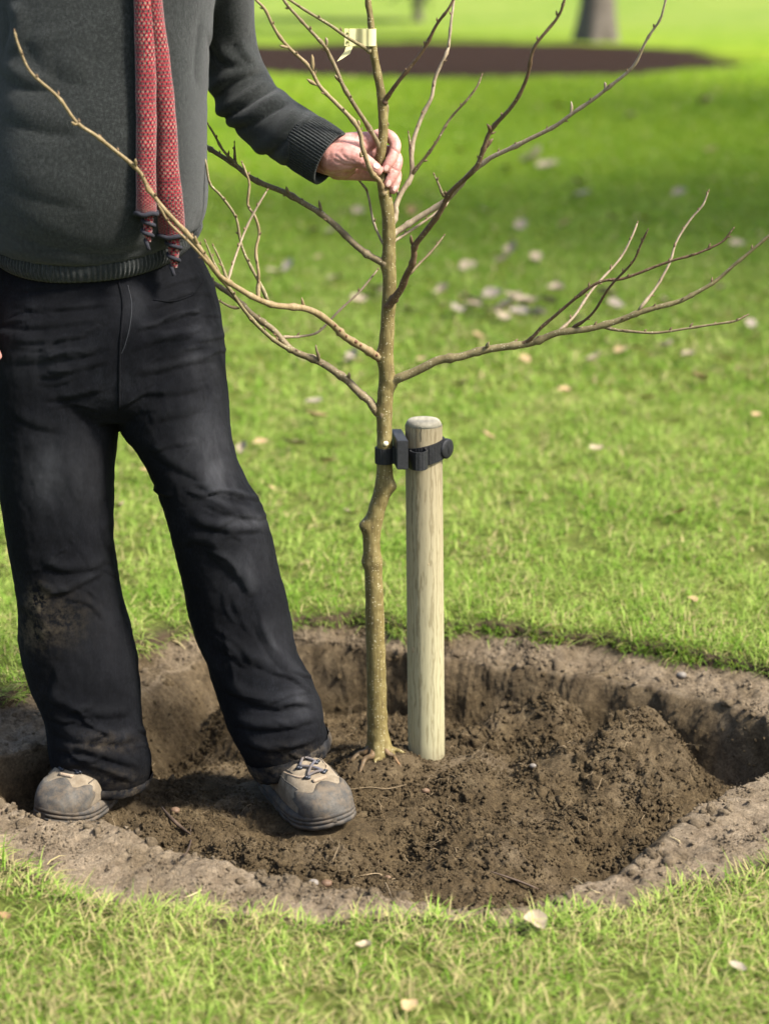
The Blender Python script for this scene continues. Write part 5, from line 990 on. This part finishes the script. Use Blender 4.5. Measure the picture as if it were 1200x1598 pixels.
    for y in (.240, .215, .188):
        for sx in (-1, 1):
            p, n_ = top(sx*(.017 + .02*(.2-y)), y); ey.append((p, n_, sx))
            V, Q, T = loft(tube_rings(np.array([p - n_*.001, p+n_*.0035, p+n_*.005]), [.0052, .0052, .0030], 12)); link('eyelet', mesh_arr('eyelet', W(bend(V)), Q, T), M_EYE, root)
            q, n2 = top(sx*(.025 + .02*(.2-y)), y-.002); V, Q, T = loft(tube_rings(np.array([p+n_*.003, (p+q)/2+n_*.0045, q+n2*.002]), [.0028, .0030, .0022], 8)); link('eyelet_loop', mesh_arr('eyelet_loop', W(bend(V)), Q, T), M_EYE, root)
    def lace(a_, b_, lift):
        (p, n_, _), (q, n2, _) = a_, b_; pts = []
        for t in np.linspace(0, 1, 9):
            x, y = (p*(1-t)+q*t)[:2]; m_, nn_ = top(x, y); pts.append(m_ + [0, 0, .0042 + lift*math.sin(math.pi*t)])
        V, Q, T = loft(tube_rings(np.array(pts), [.0026]*9, 7)); link('lace', mesh_arr('lace', W(bend(V)), Q, T), M_LACE, root)
    lace(ey[0], ey[1], .001); lace(ey[0], ey[3], .002); lace(ey[1], ey[2], .0035); lace(ey[2], ey[5], .002); lace(ey[3], ey[4], .0035)
    for sx in (-1, 1):                        # stitched overlay strips along the lacing
        pts = [top(sx*x_, y_)[0] + [0, 0, .0006] for x_, y_ in ((.016, .238), (.031, .228), (.038, .20), (.042, .17), (.042, .14))]; V, Q, T = loft(tube_rings(catmull(np.array(pts), 24), [.0030]*24, 7, .5)); link('lace_stay', mesh_arr('lace_stay', W(bend(V)), Q, T), M_STRIP, root)
    for sx in (-1, 1):                        # stitched side panels
        for vv, y0_, y1_ in ((.80, .10, .245), (.62, .12, .215)):
            pts = []
            for y_ in np.linspace(y0_, y1_, 12):
                w_, h_ = section(y_/BL); x_ = sx*w_*(vv + .12*math.sin((y_-y0_)/(y1_-y0_)*np.pi)); pts.append(top(x_, y_)[0] + [sx*.0004, 0, .0006])
            V, Q, T = loft(tube_rings(np.array(pts), [.0011]*12, 5)); link('seam', mesh_arr('seam', W(bend(V)), Q, T), M_SOLE, root)
    pts = [top(x_, .252)[0] + [0, 0, .001] for x_ in np.linspace(-.014, .014, 7)]; V, Q, T = loft(tube_rings(np.array(pts), [.004]*7, 8)); link('tongue_edge', mesh_arr('tongue_edge', W(bend(V)), Q, T), M_STRIP, root)
    return root
for tip, hd, roll, side in BOOTS: make_boot(tip, hd, roll, side)

# ---- scarf
def mat_scarf():
    s = NT('scarf_knit'); uv = s.node('ShaderNodeUVMap', uv_map='UVMap').outputs[0]
    m = s.node('ShaderNodeMapping'); s.l.new(uv, m.inputs[0]); m.inputs['Scale'].default_value = (1, 1, 1); m.inputs['Rotation'].default_value = (0, 0, rad(45))
    nz = s.noise(uv, 18, 3); ad = s.node('ShaderNodeVectorMath', operation='ADD'); s.l.new(m.outputs[0], ad.inputs[0]); sc_ = s.node('ShaderNodeVectorMath', operation='SCALE'); cb = s.node('ShaderNodeCombineXYZ'); s.l.new(nz, cb.inputs[0]); s.l.new(nz, cb.inputs[1]); s.l.new(cb.outputs[0], sc_.inputs[0]); sc_.inputs['Scale'].default_value = .02; s.l.new(sc_.outputs[0], ad.inputs[1])
    ck2 = s.node('ShaderNodeTexChecker'); s.l.new(uv, ck2.inputs[0]); ck2.inputs['Scale'].default_value = 184.0; ck = s.node('ShaderNodeTexChecker'); s.l.new(ad.outputs[0], ck.inputs[0]); ck.inputs['Scale'].default_value = 260.0
    mp2 = s.node('ShaderNodeMapping'); s.l.new(uv, mp2.inputs[0]); mp2.inputs['Scale'].default_value = (.25, 1, 1); band_ = s.noise(mp2.outputs[0], 34, 3, .7); pick = s.noise(mp2.outputs[0], 55, 3, .8)
    red = s.ramp(band_, [(.35, (.12, .0035, .010)), (.55, (.20, .007, .016)), (.7, (.17, .008, .010))])
    oth = s.ramp(pick, [(.36, (.010, .005, .008)), (.50, (.10, .040, .035)), (.62, (.34, .24, .17))])
    oth = s.mix(s.math('MULTIPLY', ck2.outputs['Fac'], s.ramp(pick, [(.35, (.1, .1, .1)), (.6, (.9, .9, .9))])), (.010, .005, .008), (.26, .17, .12)); col = s.mix(ck.outputs['Fac'], red, oth); return s.done(col, .9, s.bump(s.mix(.5, ck.outputs['Fac'], pick), .8, .0018), .1, .3)
M_SCARF = mat_scarf(); M_TRIM = mat_rubber('black_yarn', (.010, .010, .015)); M_TRIM.node_tree.nodes['Principled BSDF'].inputs['Roughness'].default_value = .9
def uv_loft(name, rings, mat, parent, su, sv):
    rings = np.asarray(rings); nr, ns = rings.shape[:2]; V, Q, T = loft(rings); me = mesh_arr(name, V, Q, T); uvl = me.uv_layers.new(name='UVMap')
    vi = np.zeros(len(me.loops), np.int32); me.loops.foreach_get('vertex_index', vi); u = np.append((np.arange(nr*ns) % ns)/ns, [0, 0])*su; v = np.append((np.arange(nr*ns)//ns)/nr, [0, 1])*sv
    uv = np.stack([u[vi], v[vi]], 1); wrap = (vi % ns == 0) & (np.roll(vi, 1) % ns == ns-1); uv[wrap, 0] = su; wrap2 = (vi % ns == 0) & (np.roll(vi, -1) % ns == ns-1); uv[wrap2, 0] = su
    uvl.data.foreach_set('uv', uv.astype(np.float32).ravel()); return link(name, me, mat, parent)
scarf = None
def scarf_end(rows, tailpts, first):
    """rows: (centre px, py, half width px), lying on the sweater"""
    global scarf
    R = catmull(np.array(rows, float), 90); pts, hw = [], []
    for x, y, w in R:
        p, n_ = hit(BS, x, y) if y > -150 else (P(x, y, YS-.09), 0); pts.append(p); hw.append(w*MPP(x, y, p[1]))
    pts = np.array(pts); ker = np.ones(15)/15; yk = np.convolve(np.pad(pts[:, 1], 7, 'edge'), ker, 'valid'); pts[:, 1] = np.minimum(yk, pts[:, 1]) - .014; hw = np.array(hw); ns = 40; a_ = np.linspace(0, 2*np.pi, ns, endpoint=False)
    rg = []
    for p, w in zip(pts, hw):
        prof = np.stack([np.cos(a_)*w, np.sin(a_)*.016, 0*a_], 1); rg.append(p + prof)
    rg = np.array(rg); f = rg.reshape(-1, 3); f[:, 1] += .0025*pnoise(f*[1, 1, .4], 30); f[:, 0] += .0012*pnoise(f, 25, 3); rg = f.reshape(rg.shape)
    circ = .14; length = np.linalg.norm(np.diff(pts, axis=0), axis=1).sum(); o = uv_loft('scarf' if first else 'scarf_end', rg, M_SCARF, person if first else scarf, circ, length)
    if first: scarf = o
    e = rg[-1]; ce = e.mean(0); edge = np.concatenate([e + (e-ce)*.03, (e[:1] + (e[:1]-ce)*.03)]) + np.array([0, -.001, 0])
    edge[:, 2] += .0015*np.sin(np.arange(len(edge))*.6); tube_obj('black_edging', edge, .0042, M_TRIM, scarf, 8)
    # twisted tail: a cord of scarf knit wound with black yarn
    tp = catmull(np.array([[*P(x, y, pts[-1][1]+dy), r*MPP(x, y, pts[-1][1])] for x, y, dy, r in tailpts]), 60); uv_loft('tail', tube_rings(tp[:, :3], tp[:, 3], 16), M_SCARF, scarf, .05, .06)
    t = np.linspace(0, 1, 90); k = np.minimum((t*59).astype(int), 59); ph = t*2*np.pi*2.6; rr_ = tp[k, 3]+.0018; coil = tp[k, :3] + np.stack([np.cos(ph)*rr_, np.sin(ph)*rr_, 0*t], 1); end = coil[-1] + np.array([[.002, 0, -.006], [.004, -.001, -.013]])
    tube_obj('black_cord', np.concatenate([coil, end]), .0036, M_TRIM, scarf, 8)
scarf_end([(222,-190,20),(224,-100,17),(226,0,15.5),(229,90,16.5),(230,180,15.5),(230,260,15.5),(230,315,16),(230,331,16)], [(233,334,0,7),(232,350,-.002,7.5),(231,364,-.002,6.5),(233,378,-.003,3)], True)
scarf_end([(236,-190,18),(238,-100,15),(243,0,12),(252,90,15),(260,180,16),(264,260,17.5),(268,330,21),(270,366,21)], [(271,370,0,10),(272,385,-.002,9.5),(272,402,-.002,7),(273,418,-.003,4)], False)
